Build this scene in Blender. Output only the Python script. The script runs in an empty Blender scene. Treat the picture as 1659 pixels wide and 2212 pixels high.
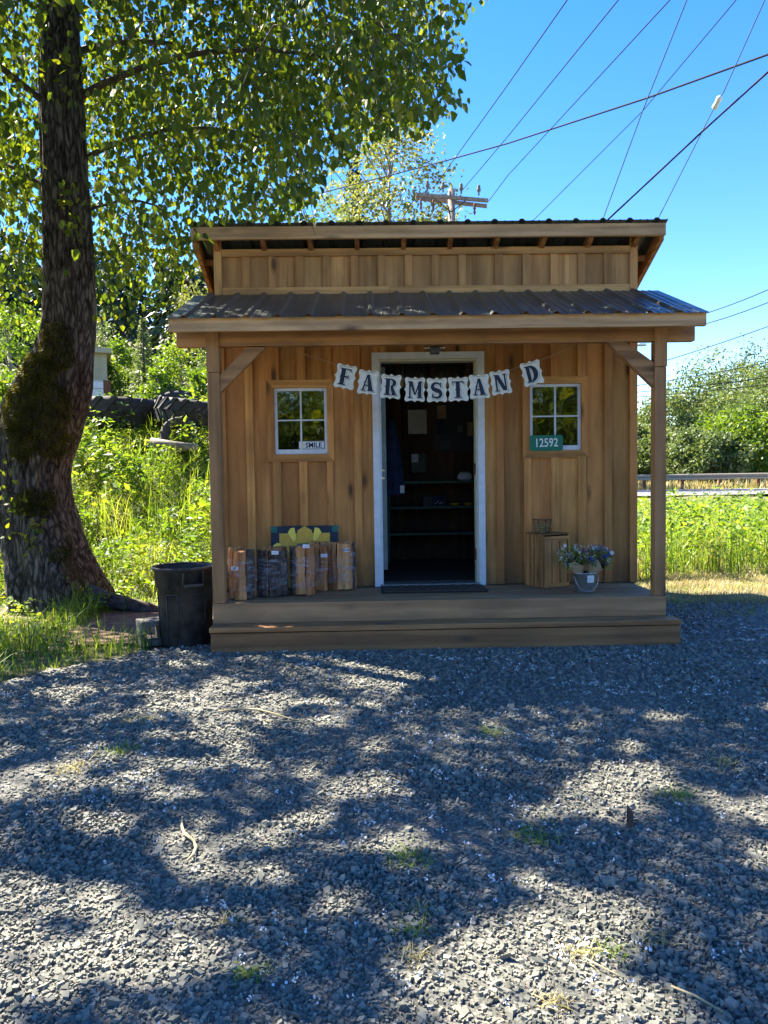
import bpy, bmesh, math, random
import numpy as np
from mathutils import Vector, Matrix
from mathutils import noise as mnoise

rng = np.random.default_rng(11)
random.seed(5)
R = math.radians
sc = bpy.context.scene
C = sc.collection

# ------------------------------------------------------------------ camera
F_PX, PITCH, YAW, ROLL = 1608.9, 0.0473, 0.0166, 0.0150
CAM = Vector((-0.1087, 0.0, 1.323))
fwd = Vector((math.sin(YAW) * math.cos(PITCH), math.cos(YAW) * math.cos(PITCH), -math.sin(PITCH)))
right0 = Vector((math.cos(YAW), -math.sin(YAW), 0))
up0 = right0.cross(fwd)
rgt = right0 * math.cos(ROLL) - up0 * math.sin(ROLL)
upv = up0 * math.cos(ROLL) + right0 * math.sin(ROLL)
cam_d = bpy.data.cameras.new('camera')
cam = bpy.data.objects.new('camera', cam_d)
C.objects.link(cam)
m = Matrix((rgt, upv, -fwd)).transposed().to_4x4()
m.translation = CAM
cam.matrix_world = m
cam_d.sensor_fit = 'VERTICAL'
cam_d.sensor_height = 24
cam_d.lens = 24 * F_PX / 2212
cam_d.clip_start = 0.05
cam_d.clip_end = 2000
sc.camera = cam

def at(px, py, y):
    """point on the plane Y = y that the camera sees at (px, py) of a 1659 x 2212 picture"""
    d = fwd + rgt * ((px - 829.5) / F_PX) + upv * ((1106 - py) / F_PX)
    t = (y - CAM.y) / d.y
    return CAM + d * t

def on(px, py, z=0.0):
    d = fwd + rgt * ((px - 829.5) / F_PX) + upv * ((1106 - py) / F_PX)
    t = (z - CAM.z) / d.z
    return CAM + d * t

_R = np.array(rgt); _U = np.array(upv); _F = np.array(fwd); _C = np.array(CAM)
def proj(P):
    q = P - _C
    dep = q @ _F
    dd = np.maximum(dep, 1e-3)
    return 829.5 + F_PX * (q @ _R) / dd, 1106 - F_PX * (q @ _U) / dd, dep

# ------------------------------------------------------------------ light
S = Vector((-0.70, 0.55, 1.0)).normalized()
w = bpy.data.worlds.new('World'); sc.world = w; w.use_nodes = True
nt = w.node_tree; nt.nodes.clear()
sky = nt.nodes.new('ShaderNodeTexSky'); sky.sky_type = 'NISHITA'; sky.sun_disc = False
sky.sun_elevation = math.asin(S.z); sky.sun_rotation = math.atan2(S.x, S.y)
sky.air_density = 1.0; sky.dust_density = 0.0; sky.ozone_density = 2.2
bg = nt.nodes.new('ShaderNodeBackground'); bg.inputs[1].default_value = 0.070
ow = nt.nodes.new('ShaderNodeOutputWorld')
hs = nt.nodes.new('ShaderNodeHueSaturation'); hs.inputs['Saturation'].default_value = 1.37; hs.inputs['Hue'].default_value = .5145
nt.links.new(sky.outputs[0], hs.inputs['Color']); nt.links.new(hs.outputs[0], bg.inputs[0]); nt.links.new(bg.outputs[0], ow.inputs[0])
sun_d = bpy.data.lights.new('sun', 'SUN'); sun_d.energy = 5.0; sun_d.angle = R(0.53); sun_d.color = (1, 0.91, 0.76)
sun = bpy.data.objects.new('sun', sun_d); C.objects.link(sun)
sun.rotation_euler = S.to_track_quat('Z', 'Y').to_euler(); sun.location = (-20, 15, 30)
sc.view_settings.view_transform = 'Standard'; sc.view_settings.look = 'None'
sc.view_settings.gamma = 1.0; sc.view_settings.use_curve_mapping = False
sc.view_settings.exposure = 2.56

# ------------------------------------------------------------------ materials
def newmat(name):
    mt = bpy.data.materials.new(name); mt.use_nodes = True
    nt = mt.node_tree; b = nt.nodes['Principled BSDF']
    return mt, nt, b
class NT:
    def __init__(s, nt): s.nt = nt
    def n(s, t, **kw):
        x = s.nt.nodes.new(t)
        for k, v in kw.items(): setattr(x, k, v)
        return x
    def l(s, a, b): s.nt.links.new(a, b)
    def ramp(s, fac, stops, interp='LINEAR'):
        r = s.n('ShaderNodeValToRGB'); r.color_ramp.interpolation = interp
        e = r.color_ramp.elements
        while len(e) > 1: e.remove(e[-1])
        e[0].position = stops[0][0]; c = stops[0][1]; e[0].color = (*c, 1) if isinstance(c, tuple) else (c, c, c, 1)
        for p, c in stops[1:]:
            x = e.new(p); x.color = (*c, 1) if isinstance(c, tuple) else (c, c, c, 1)
        s.l(fac, r.inputs[0]); return r.outputs[0]
    def mix(s, fac, a, b, mode='MIX'):
        x = s.n('ShaderNodeMix', data_type='RGBA', blend_type=mode)
        for i, v in ((0, fac), (6, a), (7, b)):
            if isinstance(v, (int, float)): x.inputs[i].default_value = v if i == 0 else (v, v, v, 1)
            elif isinstance(v, tuple): x.inputs[i].default_value = (*v, 1)
            else: s.l(v, x.inputs[i])
        return x.outputs[2]
    def math(s, op, a, b=None):
        x = s.n('ShaderNodeMath', operation=op)
        for i, v in ((0, a), (1, b)):
            if v is None: continue
            if isinstance(v, (int, float)): x.inputs[i].default_value = v
            else: s.l(v, x.inputs[i])
        return x.outputs[0]
    def noise(s, vec, scale, detail=4, rough=.55, dist=0.0):
        x = s.n('ShaderNodeTexNoise'); x.inputs['Scale'].default_value = scale; x.inputs['Detail'].default_value = detail
        x.inputs['Roughness'].default_value = rough; x.inputs['Distortion'].default_value = dist
        if vec is not None: s.l(vec, x.inputs['Vector'])
        return x.outputs['Fac']
    def voro(s, vec, scale, feature='F1', out='Distance'):
        x = s.n('ShaderNodeTexVoronoi', feature=feature); x.inputs['Scale'].default_value = scale
        if vec is not None: s.l(vec, x.inputs['Vector'])
        return x.outputs[out]
    def coord(s, scale=(1, 1, 1), rand=True, world=False):
        if world:
            src = s.n('ShaderNodeNewGeometry').outputs['Position']
        else:
            src = s.n('ShaderNodeTexCoord').outputs['Object']
        if rand and not world:
            oi = s.n('ShaderNodeObjectInfo')
            v = s.n('ShaderNodeVectorMath', operation='SCALE'); v.inputs[0].default_value = (37.1, 51.3, 23.7)
            s.l(oi.outputs['Random'], v.inputs['Scale'])
            a = s.n('ShaderNodeVectorMath', operation='ADD'); s.l(src, a.inputs[0]); s.l(v.outputs[0], a.inputs[1]); src = a.outputs[0]
        mp = s.n('ShaderNodeMapping'); mp.inputs['Scale'].default_value = scale; s.l(src, mp.inputs['Vector'])
        return mp.outputs[0]
    def bump(s, h, strength, dist, bsdf):
        b = s.n('ShaderNodeBump'); b.inputs['Strength'].default_value = strength; b.inputs['Distance'].default_value = dist
        s.l(h, b.inputs['Height']); s.l(b.outputs[0], bsdf.inputs['Normal'])

def plain(name, col, rough=.6, metal=0.0, var=.12, nscale=12, bump=.0, spec=.4):
    mt, nt, b = newmat(name); g = NT(nt)
    f = g.noise(g.coord(), nscale, 5)
    lo = tuple(max(0, c * (1 - var * 1.6)) for c in col); hi = tuple(min(1, c * (1 + var)) for c in col)
    g.l(g.ramp(f, [(.3, lo), (.7, hi)]), b.inputs['Base Color'])
    b.inputs['Roughness'].default_value = rough; b.inputs['Metallic'].default_value = metal
    b.inputs['Specular IOR Level'].default_value = spec
    if bump: g.bump(f, bump, .01, b)
    return mt

def wood(name, dark, light, alt, axis, grey=0.0, knots=1.0, rough=.75):
    mt, nt, b = newmat(name); g = NT(nt)
    al = .055
    sca = {'x': (al, 1, 1), 'y': (1, al, 1), 'z': (1, 1, al)}[axis]
    v = g.coord(sca)
    warp = g.noise(v, 3.0, 3)
    fine = g.noise(v, 95, 5, .65)
    med = g.noise(v, 13, 4, .6, 1.6)
    wv = g.n('ShaderNodeTexWave', wave_type='RINGS'); wv.inputs['Scale'].default_value = 7; wv.inputs['Distortion'].default_value = 5
    wv.inputs['Detail'].default_value = 3; wv.inputs['Detail Scale'].default_value = 1.4
    g.l(v, wv.inputs['Vector'])
    f = g.math('ADD', g.math('MULTIPLY', med, .55), g.math('ADD', g.math('MULTIPLY', fine, .25), g.math('MULTIPLY', wv.outputs['Fac'], .22)))
    base = g.ramp(f, [(.34, dark), (.47, tuple(.5 * (p + q) for p, q in zip(dark, light))), (.62, light)])
    oi = g.n('ShaderNodeObjectInfo')
    base = g.mix(g.ramp(oi.outputs['Random'], [(.2, 0.0), (1, .75)]), base, g.mix(.8, base, alt, 'MIX'))
    br = g.ramp(g.math('FRACT', g.math('MULTIPLY', oi.outputs['Random'], 7.31)), [(0, .68), (1, 1.2)])
    base = g.mix(1.0, base, br, 'MULTIPLY')
    blot = g.noise(g.coord(tuple(x if x == 1 else .35 for x in sca)), 5, 4)
    base = g.mix(g.ramp(blot, [(.40, 0.0), (.70, .55)]), base, tuple(c * .55 for c in dark), 'MIX')
    # splash dirt on the lowest part of the boards, ragged upper edge
    gp = g.n('ShaderNodeSeparateXYZ'); g.l(g.n('ShaderNodeNewGeometry').outputs['Position'], gp.inputs[0])
    dn = g.noise(g.coord(world=True), 7, 5, .7)
    dz = g.math('ADD', gp.outputs[2], g.math('MULTIPLY', dn, -.55))
    if name.startswith('siding'): base = g.mix(g.ramp(dz, [(.05, .6), (.36, 0.0)]), base, (.075, .05, .035), 'MIX')
    # knots
    kv = g.coord(tuple(1.0 if x == 1 else .33 for x in sca))
    k = g.voro(kv, 5.0)
    kr = g.ramp(k, [(.06, 1.0), (.10, .6), (.19, 0.0)])
    base = g.mix(g.math('MULTIPLY', kr, .85 * knots), base, (.045, .022, .012))
    if grey:
        gn = g.noise(g.coord(), 3.5, 4)
        base = g.mix(g.ramp(gn, [(.3, grey * .55), (.7, grey)]), base, g.mix(f, (.17, .125, .085), (.31, .235, .16)))
    g.l(base, b.inputs['Base Color'])
    b.inputs['Roughness'].default_value = rough; b.inputs['Specular IOR Level'].default_value = .25
    g.bump(g.math('ADD', fine, med), .35, .004, b)
    return mt

def foliage(name, cols, trans=.45, tcol=None, rough=.5, spec=.35):
    """leaf material: colour by the 'tint' each leaf carries, with light coming through"""
    mt, nt, b = newmat(name); g = NT(nt)
    a = g.n('ShaderNodeAttribute', attribute_name='tint')
    st = [(i / (len(cols) - 1), c) for i, c in enumerate(cols)]
    col = g.ramp(a.outputs['Fac'], st)
    g.l(col, b.inputs['Base Color']); b.inputs['Roughness'].default_value = rough
    b.inputs['Specular IOR Level'].default_value = spec
    tr = g.n('ShaderNodeBsdfTranslucent')
    tc = g.mix(1.0, col, tcol or (1.7, 1.45, .5), 'MULTIPLY'); g.l(tc, tr.inputs[0])
    mx = g.n('ShaderNodeMixShader'); mx.inputs[0].default_value = trans
    g.l(b.outputs[0], mx.inputs[1]); g.l(tr.outputs[0], mx.inputs[2])
    out = [n for n in nt.nodes if n.type == 'OUTPUT_MATERIAL'][0]
    g.l(mx.outputs[0], out.inputs[0])
    return mt

D1, L1, A1 = (.36, .155, .045), (.66, .32, .092), (.55, .20, .058)
M = {}
for ax in 'xyz':
    M['siding_' + ax] = wood('siding_' + ax, D1, L1, A1, ax)
    M['upper_' + ax] = wood('upper_' + ax, (.36, .165, .052), (.72, .38, .13), (.54, .24, .075), ax, grey=.12)
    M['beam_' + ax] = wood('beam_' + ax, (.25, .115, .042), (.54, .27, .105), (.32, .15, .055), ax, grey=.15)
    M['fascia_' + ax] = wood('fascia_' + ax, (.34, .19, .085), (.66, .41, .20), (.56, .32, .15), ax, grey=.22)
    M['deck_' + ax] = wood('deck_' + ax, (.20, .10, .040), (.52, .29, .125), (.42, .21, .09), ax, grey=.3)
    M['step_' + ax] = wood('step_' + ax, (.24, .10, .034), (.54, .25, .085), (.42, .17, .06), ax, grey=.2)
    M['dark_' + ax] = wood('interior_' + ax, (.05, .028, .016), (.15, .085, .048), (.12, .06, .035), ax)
    M['crate_' + ax] = wood('crate_' + ax, (.15, .065, .022), (.50, .24, .075), (.36, .16, .05), ax, grey=.05)
M['rafter'] = wood('rafter', (.22, .09, .03), (.48, .23, .08), (.4, .17, .06), 'y', knots=.3)
M['firewood'] = wood('firewood', (.34, .13, .045), (.70, .38, .15), (.55, .19, .075), 'z')
M['white'] = plain('white_paint', (.62, .64, .66), .45, var=.08)
M['cream'] = plain('cream_paint', (.55, .52, .38), .5, var=.08)
M['door'] = plain('door_paint', (.16, .20, .20), .4, var=.12)
M['navy'] = plain('navy_print', (.012, .018, .035), .7, var=.1)
M['card'] = plain('cream_card', (.66, .62, .50), .8, var=.09, nscale=25)
M['twine'] = plain('twine', (.30, .20, .12), .9)
M['black'] = plain('black_plastic', (.042, .037, .031), .6, var=.45)
M['metal'] = plain('galvanised_metal', (.42, .43, .44), .38, .85, .12, 30)
M['chrome'] = plain('chrome', (.7, .7, .72), .2, 1.0)
M['paper'] = plain('white_paper', (.72, .73, .75), .8, var=.05)
M['green_sign'] = plain('green_sign_face', (.002, .15, .085), .35, var=.06)
M['sign_white'] = plain('reflective_white', (.75, .78, .76), .5, var=.03)
M['rust'] = plain('rust', (.16, .07, .035), .8, .2, .3, 20)
M['concrete'] = plain('concrete', (.15, .135, .115), .9, 0, .25, 22, .4)
M['rubber'] = plain('old_rubber', (.042, .040, .037), .75, 0, .35, 9, .3)
M['yellow'] = plain('yellow_paint', (.85, .66, .09), .5, var=.08)
M['gold'] = plain('gold_paint', (.62, .36, .04), .5, var=.10)
M['teal'] = plain('teal_paint', (.01, .12, .09), .5, var=.1)
M['slate'] = plain('slate_paint', (.07, .12, .12), .5, var=.1)
M['dusk'] = plain('blue_black_paint', (.008, .014, .03), .45, var=.2)
M['kraft'] = plain('kraft_paper', (.42, .30, .18), .85, var=.15)
M['denim'] = plain('blue_cloth', (.018, .035, .085), .9, var=.3, nscale=8)
M['boxgreen'] = plain('grey_green_metal', (.04, .065, .06), .5)
M['carpet'] = plain('brown_carpet', (.055, .035, .025), .95, var=.3, nscale=60)
M['mat'] = plain('coir_mat', (.12, .075, .045), .95, var=.35, nscale=90)
M['matdark'] = plain('mat_rubber', (.018, .015, .013), .8, var=.3)
M['shelf'] = plain('green_shelf_edge', (.03, .11, .075), .5, var=.2)
M['wire'] = plain('dark_wire', (.05, .035, .028), .5, .4)
M['cable'] = plain('cable', (.016, .018, .024), .8, spec=.1)
M['cable_red'] = plain('red_brown_cable', (.05, .02, .022), .8, spec=.1)
M['cable_pale'] = plain('steel_cable', (.05, .08, .085), .7, spec=.2)
M['straw'] = plain('straw', (.48, .38, .20), .8, var=.25)
M['siding_metal'] = plain('cream_metal_siding', (.36, .33, .21), .5, var=.07)
M['guard'] = plain('guardrail_steel', (.33, .28, .21), .6, .1, .1)
M['soil'] = plain('soil', (.16, .10, .062), .95, 0, .35, 14, .6)

def m_bark():
    mt, nt, b = newmat('cottonwood_bark'); g = NT(nt)
    v = g.coord((1, 1, .2), False); n1 = g.noise(v, 34, 7, .7, 1.0); v2 = g.coord((1, 1, .24), False)
    c = g.voro(v2, 16, 'DISTANCE_TO_EDGE')
    n0 = g.noise(g.coord((1, 1, .22), False), 9, 4, .6, 1.5)
    dv = g.n('ShaderNodeVectorMath', operation='ADD'); nv = g.n('ShaderNodeTexNoise'); nv.inputs['Scale'].default_value = 7; nv.inputs['Detail'].default_value = 4
    g.l(v2, nv.inputs['Vector']); sv = g.n('ShaderNodeVectorMath', operation='SCALE'); sv.inputs['Scale'].default_value = .16; g.l(nv.outputs['Color'], sv.inputs[0]); g.l(v2, dv.inputs[0]); g.l(sv.outputs[0], dv.inputs[1])
    c = g.voro(dv.outputs[0], 20, 'DISTANCE_TO_EDGE')
    f = g.math('ADD', g.math('ADD', g.math('MULTIPLY', n1, .52), g.math('MULTIPLY', n0, .30)), g.math('MULTIPLY', g.ramp(c, [(0, 0.0), (.25, 1.0)]), .18))
    col = g.ramp(f, [(.38, (.014, .011, .009)), (.52, (.072, .060, .050)), (.68, (.20, .175, .15))])
    p = g.noise(g.coord((1, 1, 1), False), 30, 3); lich = g.ramp(p, [(.69, 0.0), (.74, .7)])
    col = g.mix(lich, col, (.30, .31, .28))
    mo = g.noise(g.coord((1, 1, .5), False), 2.6, 4); col = g.mix(g.ramp(mo, [(.55, 0.0), (.72, .6)]), col, (.055, .05, .012))
    g.l(col, b.inputs['Base Color']); b.inputs['Roughness'].default_value = .92; b.inputs['Specular IOR Level'].default_value = .15
    g.bump(f, .95, .035, b); return mt
M['bark'] = m_bark()
M['twig'] = plain('twig_bark', (.085, .062, .045), .85, var=.25)
M['grey_bark'] = plain('grey_bark', (.22, .19, .16), .85, var=.3)
M['logbark'] = plain('firewood_bark', (.085, .062, .052), .9, 0, .5, 26, .9)

def m_roof():
    mt, nt, b = newmat('charcoal_metal_roofing'); g = NT(nt)
    n1 = g.noise(g.coord((1, .5, 1)), 7, 5); col = g.ramp(n1, [(.3, (.048, .056, .050)), (.7, (.090, .102, .092))])
    n2 = g.noise(g.coord(), 60, 3); col = g.mix(g.ramp(n2, [(.60, 0.0), (.72, .35)]), col, (.2, .19, .17))
    g.l(col, b.inputs['Base Color']); b.inputs['Roughness'].default_value = .36; b.inputs['Metallic'].default_value = .25
    return mt
M['roof'] = m_roof()

def m_glass():
    mt, nt, b = newmat('window_glass'); g = NT(nt)
    nt.nodes.remove(b)
    t = g.n('ShaderNodeBsdfTransparent'); t.inputs[0].default_value = (.72, .78, .76, 1)
    gl = g.n('ShaderNodeBsdfGlossy'); gl.inputs['Roughness'].default_value = .03
    nz = g.noise(g.coord(), 6, 2); bp = g.n('ShaderNodeBump'); bp.inputs['Strength'].default_value = .05; bp.inputs['Distance'].default_value = .02
    g.l(nz, bp.inputs['Height']); g.l(bp.outputs[0], gl.inputs['Normal'])
    mx = g.n('ShaderNodeMixShader'); mx.inputs[0].default_value = .11
    g.l(t.outputs[0], mx.inputs[1]); g.l(gl.outputs[0], mx.inputs[2])
    g.l(mx.outputs[0], [n for n in nt.nodes if n.type == 'OUTPUT_MATERIAL'][0].inputs[0]); return mt
M['glass'] = m_glass()
def m_film():
    mt, nt, b = newmat('shrink_wrap'); g = NT(nt)
    t = g.n('ShaderNodeBsdfTransparent'); b.inputs['Base Color'].default_value = (.55, .6, .68, 1); b.inputs['Roughness'].default_value = .18
    st = g.noise(g.coord((1, 1, 5)), 9, 5, .65, 1.0); g.bump(st, .8, .02, b)
    mx = g.n('ShaderNodeMixShader'); g.l(g.ramp(st, [(.48, .01), (.68, .38)]), mx.inputs[0])
    g.l(t.outputs[0], mx.inputs[1]); g.l(b.outputs[0], mx.inputs[2])
    g.l(mx.outputs[0], [n for n in nt.nodes if n.type == 'OUTPUT_MATERIAL'][0].inputs[0]); return mt
M['film'] = m_film()

def m_ground():
    mt, nt, b = newmat('ground_soil'); g = NT(nt)
    v = g.coord(world=True); n1 = g.noise(v, .35, 5); n2 = g.noise(v, 6, 6, .65); n3 = g.noise(v, 60, 3)
    col = g.mix(g.ramp(n1, [(.4, 0.0), (.6, 1.0)]), (.075, .085, .028), (.13, .11, .05))
    col = g.mix(g.ramp(n2, [(.35, 0.0), (.7, .7)]), col, (.10, .075, .045))
    col = g.mix(g.ramp(n3, [(.4, 0.0), (.75, .5)]), col, (.05, .04, .025))
    g.l(col, b.inputs['Base Color']); b.inputs['Roughness'].default_value = .95; g.bump(n2, .6, .04, b); return mt
M['ground'] = m_ground()
def m_gravelbed():
    mt, nt, b = newmat('gravel_bed'); g = NT(nt)
    v = g.coord(world=True); c = g.voro(v, 95, 'F1', 'Color'); d = g.voro(v, 95)
    sp = g.n('ShaderNodeSeparateColor'); g.l(c, sp.inputs[0])
    col = g.ramp(sp.outputs[0], [(0, (.06, .061, .053)), (.6, (.125, .126, .104)), (1, (.20, .19, .16))])
    col = g.mix(g.ramp(d, [(.4, 0.0), (.65, .6)]), col, (.03, .029, .027))
    g.l(col, b.inputs['Base Color']); b.inputs['Roughness'].default_value = .85; g.bump(d, -1.0, .012, b); return mt
M['gravelbed'] = m_gravelbed()
def m_tint(name, stops, rough=.85, nz=40):
    mt, nt, b = newmat(name); g = NT(nt)
    a = g.n('ShaderNodeAttribute', attribute_name='tint'); col = g.ramp(a.outputs['Fac'], stops)
    n1 = g.noise(g.coord(world=True), nz, 4); col = g.mix(1.0, col, g.ramp(n1, [(.3, .75), (.7, 1.15)]), 'MULTIPLY')
    g.l(col, b.inputs['Base Color']); b.inputs['Roughness'].default_value = rough; b.inputs['Specular IOR Level'].default_value = .35
    return mt
M['stone'] = m_tint('crushed_basalt', [(0, (.085, .088, .074)), (.5, (.170, .172, .142)), (.85, (.26, .248, .195)), (.96, (.32, .285, .225)), (1, (.34, .23, .16))], .8)
M['fluff'] = plain('seed_fluff', (.72, .72, .72), .95, var=.05)
M['asphalt'] = plain('asphalt', (.13, .13, .135), .9, 0, .15, 4)
M['lane'] = plain('road_line', (.6, .58, .5), .8)

GL = foliage('cottonwood_leaf', [(.032, .060, .012), (.060, .10, .018), (.10, .13, .022), (.16, .17, .03)], .5, (2.4, 2.1, .35))
GW = foliage('weed_leaf', [(.045, .10, .018), (.10, .19, .028), (.17, .27, .045), (.28, .33, .08)], .45, (2.1, 1.8, .45))
GG = foliage('grass_blade', [(.08, .15, .02), (.15, .25, .035), (.24, .33, .06), (.36, .35, .13)], .42, (1.9, 1.7, .5))
GD = foliage('dry_grass', [(.20, .20, .06), (.34, .30, .12), (.50, .42, .22), (.56, .50, .30)], .3, (1.3, 1.2, .7))
GC = foliage('conifer_needles', [(.012, .030, .016), (.022, .048, .022), (.040, .070, .028)], .12)
GT = foliage('willow_leaf', [(.065, .10, .035), (.11, .16, .055), (.17, .22, .09)], .35, (1.5, 1.4, .6))
GY = foliage('bright_alder_leaf', [(.05, .10, .015), (.09, .16, .02), (.15, .22, .035)], .45, (1.9, 1.7, .4))  # bright yellow-green leaf tones
GB = foliage('pale_leaf', [(.09, .12, .035), (.16, .19, .06), (.24, .25, .10)], .4, (1.5, 1.4, .5))
GM = foliage('moss', [(.035, .038, .006), (.085, .085, .012), (.16, .15, .02)], .3)

# ------------------------------------------------------------------ mesh helpers
W = {}
def wloc(o): return W.get(o.name, Vector((0, 0, 0))) if o else Vector((0, 0, 0))
def props(o, label=None, cat=None, group=None, kind=None, category=None):
    cat = cat or category
    if label: o['label'] = label
    if cat: o['category'] = cat
    if group: o['group'] = group
    if kind: o['kind'] = kind
    return o
def thing(name, label, cat, loc, group=None):
    o = bpy.data.objects.new(name, None); C.objects.link(o); o.location = loc; o.empty_display_size = .1
    W[o.name] = Vector(loc); return props(o, label, cat, group)

class MB:
    def __init__(s): s.v = []; s.f = []; s.mi = []; s.sm = []
    def add(s, vs, fs, mi=0, smooth=False):
        k = len(s.v); s.v += [tuple(v) for v in vs]
        for f in fs: s.f.append([k + i for i in f]); s.mi.append(mi); s.sm.append(smooth)
        return s
    def box(s, x0, x1, y0, y1, z0, z1, b=0.0, mi=0):
        if b <= 0:
            vs = [(x, y, z) for x in (x0, x1) for y in (y0, y1) for z in (z0, z1)]
            fs = [(0, 1, 3, 2), (4, 6, 7, 5), (0, 4, 5, 1), (2, 3, 7, 6), (0, 2, 6, 4), (1, 5, 7, 3)]
            return s.add(vs, fs, mi)
        vs = []; c = ((x0 + x1) / 2, (y0 + y1) / 2, (z0 + z1) / 2)
        idx = {}
        for i, x in enumerate((x0, x1)):
            for j, y in enumerate((y0, y1)):
                for k, z in enumerate((z0, z1)):
                    dx, dy, dz = (b if i == 0 else -b), (b if j == 0 else -b), (b if k == 0 else -b)
                    idx[i, j, k, 'x'] = len(vs); vs.append((x, y + dy, z + dz))
                    idx[i, j, k, 'y'] = len(vs); vs.append((x + dx, y, z + dz))
                    idx[i, j, k, 'z'] = len(vs); vs.append((x + dx, y + dy, z))
        fs = []
        for i in (0, 1):
            fs.append([idx[i, 0, 0, 'x'], idx[i, 0, 1, 'x'], idx[i, 1, 1, 'x'], idx[i, 1, 0, 'x']])
            fs.append([idx[0, i, 0, 'y'], idx[1, i, 0, 'y'], idx[1, i, 1, 'y'], idx[0, i, 1, 'y']])
            fs.append([idx[0, 0, i, 'z'], idx[0, 1, i, 'z'], idx[1, 1, i, 'z'], idx[1, 0, i, 'z']])
            for j in (0, 1):
                fs.append([idx[i, j, 0, 'x'], idx[i, j, 1, 'x'], idx[i, j, 1, 'y'], idx[i, j, 0, 'y']])
                fs.append([idx[i, 0, j, 'x'], idx[i, 1, j, 'x'], idx[i, 1, j, 'z'], idx[i, 0, j, 'z']])
                fs.append([idx[0, i, j, 'y'], idx[1, i, j, 'y'], idx[1, i, j, 'z'], idx[0, i, j, 'z']])
                for k in (0, 1): fs.append([idx[i, j, k, 'x'], idx[i, j, k, 'y'], idx[i, j, k, 'z']])
        return s.add(vs, fs, mi)
    def prism(s, pts, d, mi=0, smooth=False):
        """closed polygon pts (3D) swept by vector d"""
        n = len(pts); d = Vector(d); a = [Vector(p) for p in pts]; bb = [p + d for p in a]
        fs = [list(range(n))[::-1], list(range(n, 2 * n))] + [[i, (i + 1) % n, n + (i + 1) % n, n + i] for i in range(n)]
        return s.add(a + bb, fs, mi, smooth)
    def tube(s, pts, rad, n=8, mi=0, cap=True, jit=0.0):
        pts = [Vector(p) for p in pts]
        if isinstance(rad, (int, float)): rad = [rad] * len(pts)
        vs = []; up = Vector((0, 0, 1))
        t0 = (pts[1] - pts[0]).normalized()
        u = t0.orthogonal().normalized()
        for i, p in enumerate(pts):
            t = (pts[min(i + 1, len(pts) - 1)] - pts[max(i - 1, 0)]).normalized()
            u = (u - t * u.dot(t)).normalized(); v = t.cross(u)
            for k in range(n):
                a = 2 * math.pi * k / n; r = rad[i] * (1 + jit * random.uniform(-1, 1))
                vs.append(p + u * math.cos(a) * r + v * math.sin(a) * r)
        fs = [[i * n + k, i * n + (k + 1) % n, (i + 1) * n + (k + 1) % n, (i + 1) * n + k] for i in range(len(pts) - 1) for k in range(n)]
        if cap: fs += [list(range(n))[::-1], list(range((len(pts) - 1) * n, len(pts) * n))]
        return s.add(vs, fs, mi, True)
    def lathe(s, prof, c, n=24, mi=0, smooth=True, squash=1.0):
        vs = [(c[0] + r * math.cos(2 * math.pi * k / n), c[1] + r * squash * math.sin(2 * math.pi * k / n), c[2] + z) for r, z in prof for k in range(n)]
        fs = [[i * n + k, i * n + (k + 1) % n, (i + 1) * n + (k + 1) % n, (i + 1) * n + k] for i in range(len(prof) - 1) for k in range(n)]
        return s.add(vs, fs, mi, smooth)
    def xf(s, mat):
        s.v = [tuple(mat @ Vector(v)) for v in s.v]; return s
    def build(s, name, mat, parent=None, **kw):
        a = np.array(s.v); c = Vector(((a.min(0) + a.max(0)) / 2).tolist())
        me = bpy.data.meshes.new(name); me.from_pydata([tuple(Vector(v) - c) for v in s.v], [], s.f)
        for mm in (mat if isinstance(mat, (list, tuple)) else [mat]): me.materials.append(M[mm] if isinstance(mm, str) else mm)
        me.polygons.foreach_set('material_index', s.mi); me.polygons.foreach_set('use_smooth', s.sm)
        me.update()
        bm = bmesh.new(); bm.from_mesh(me); bmesh.ops.recalc_face_normals(bm, faces=bm.faces); bm.to_mesh(me); bm.free()
        o = bpy.data.objects.new(name, me); C.objects.link(o)
        o.parent = parent; o.location = c - wloc(parent); W[o.name] = c
        return props(o, **kw)

def batch(name, V, faces, tint, mat, parent=None, smooth=False, mats_idx=None, **kw):
    """V: (M,k,3) copies of one template whose faces are given; one mesh object"""
    Mn, k, _ = V.shape
    c = np.array(wloc(parent))
    me = bpy.data.meshes.new(name); me.vertices.add(Mn * k); me.vertices.foreach_set('co', (V - c).reshape(-1).astype(np.float32))
    tot = np.array([len(f) for f in faces]); flat = np.concatenate([np.array(f) for f in faces])
    loops = (flat[None, :] + (np.arange(Mn) * k)[:, None]).reshape(-1)
    tt = np.tile(tot, Mn); st = np.concatenate([[0], np.cumsum(tt)[:-1]])
    me.loops.add(len(loops)); me.loops.foreach_set('vertex_index', loops.astype(np.int32))
    me.polygons.add(len(tt)); me.polygons.foreach_set('loop_start', st.astype(np.int32))
    try: me.polygons.foreach_set('loop_total', tt.astype(np.int32))
    except Exception: pass
    if smooth: me.polygons.foreach_set('use_smooth', np.ones(len(tt), bool))
    else: me.polygons.foreach_set('use_smooth', np.zeros(len(tt), bool))
    at_ = me.attributes.new('tint', 'FLOAT', 'POINT'); at_.data.foreach_set('value', np.repeat(np.clip(tint, 0, 1), k).astype(np.float32))
    me.materials.append(M[mat] if isinstance(mat, str) else mat); me.update(calc_edges=True)
    o = bpy.data.objects.new(name, me); C.objects.link(o); o.parent = parent; W[o.name] = Vector(c)
    return props(o, **kw)

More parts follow.
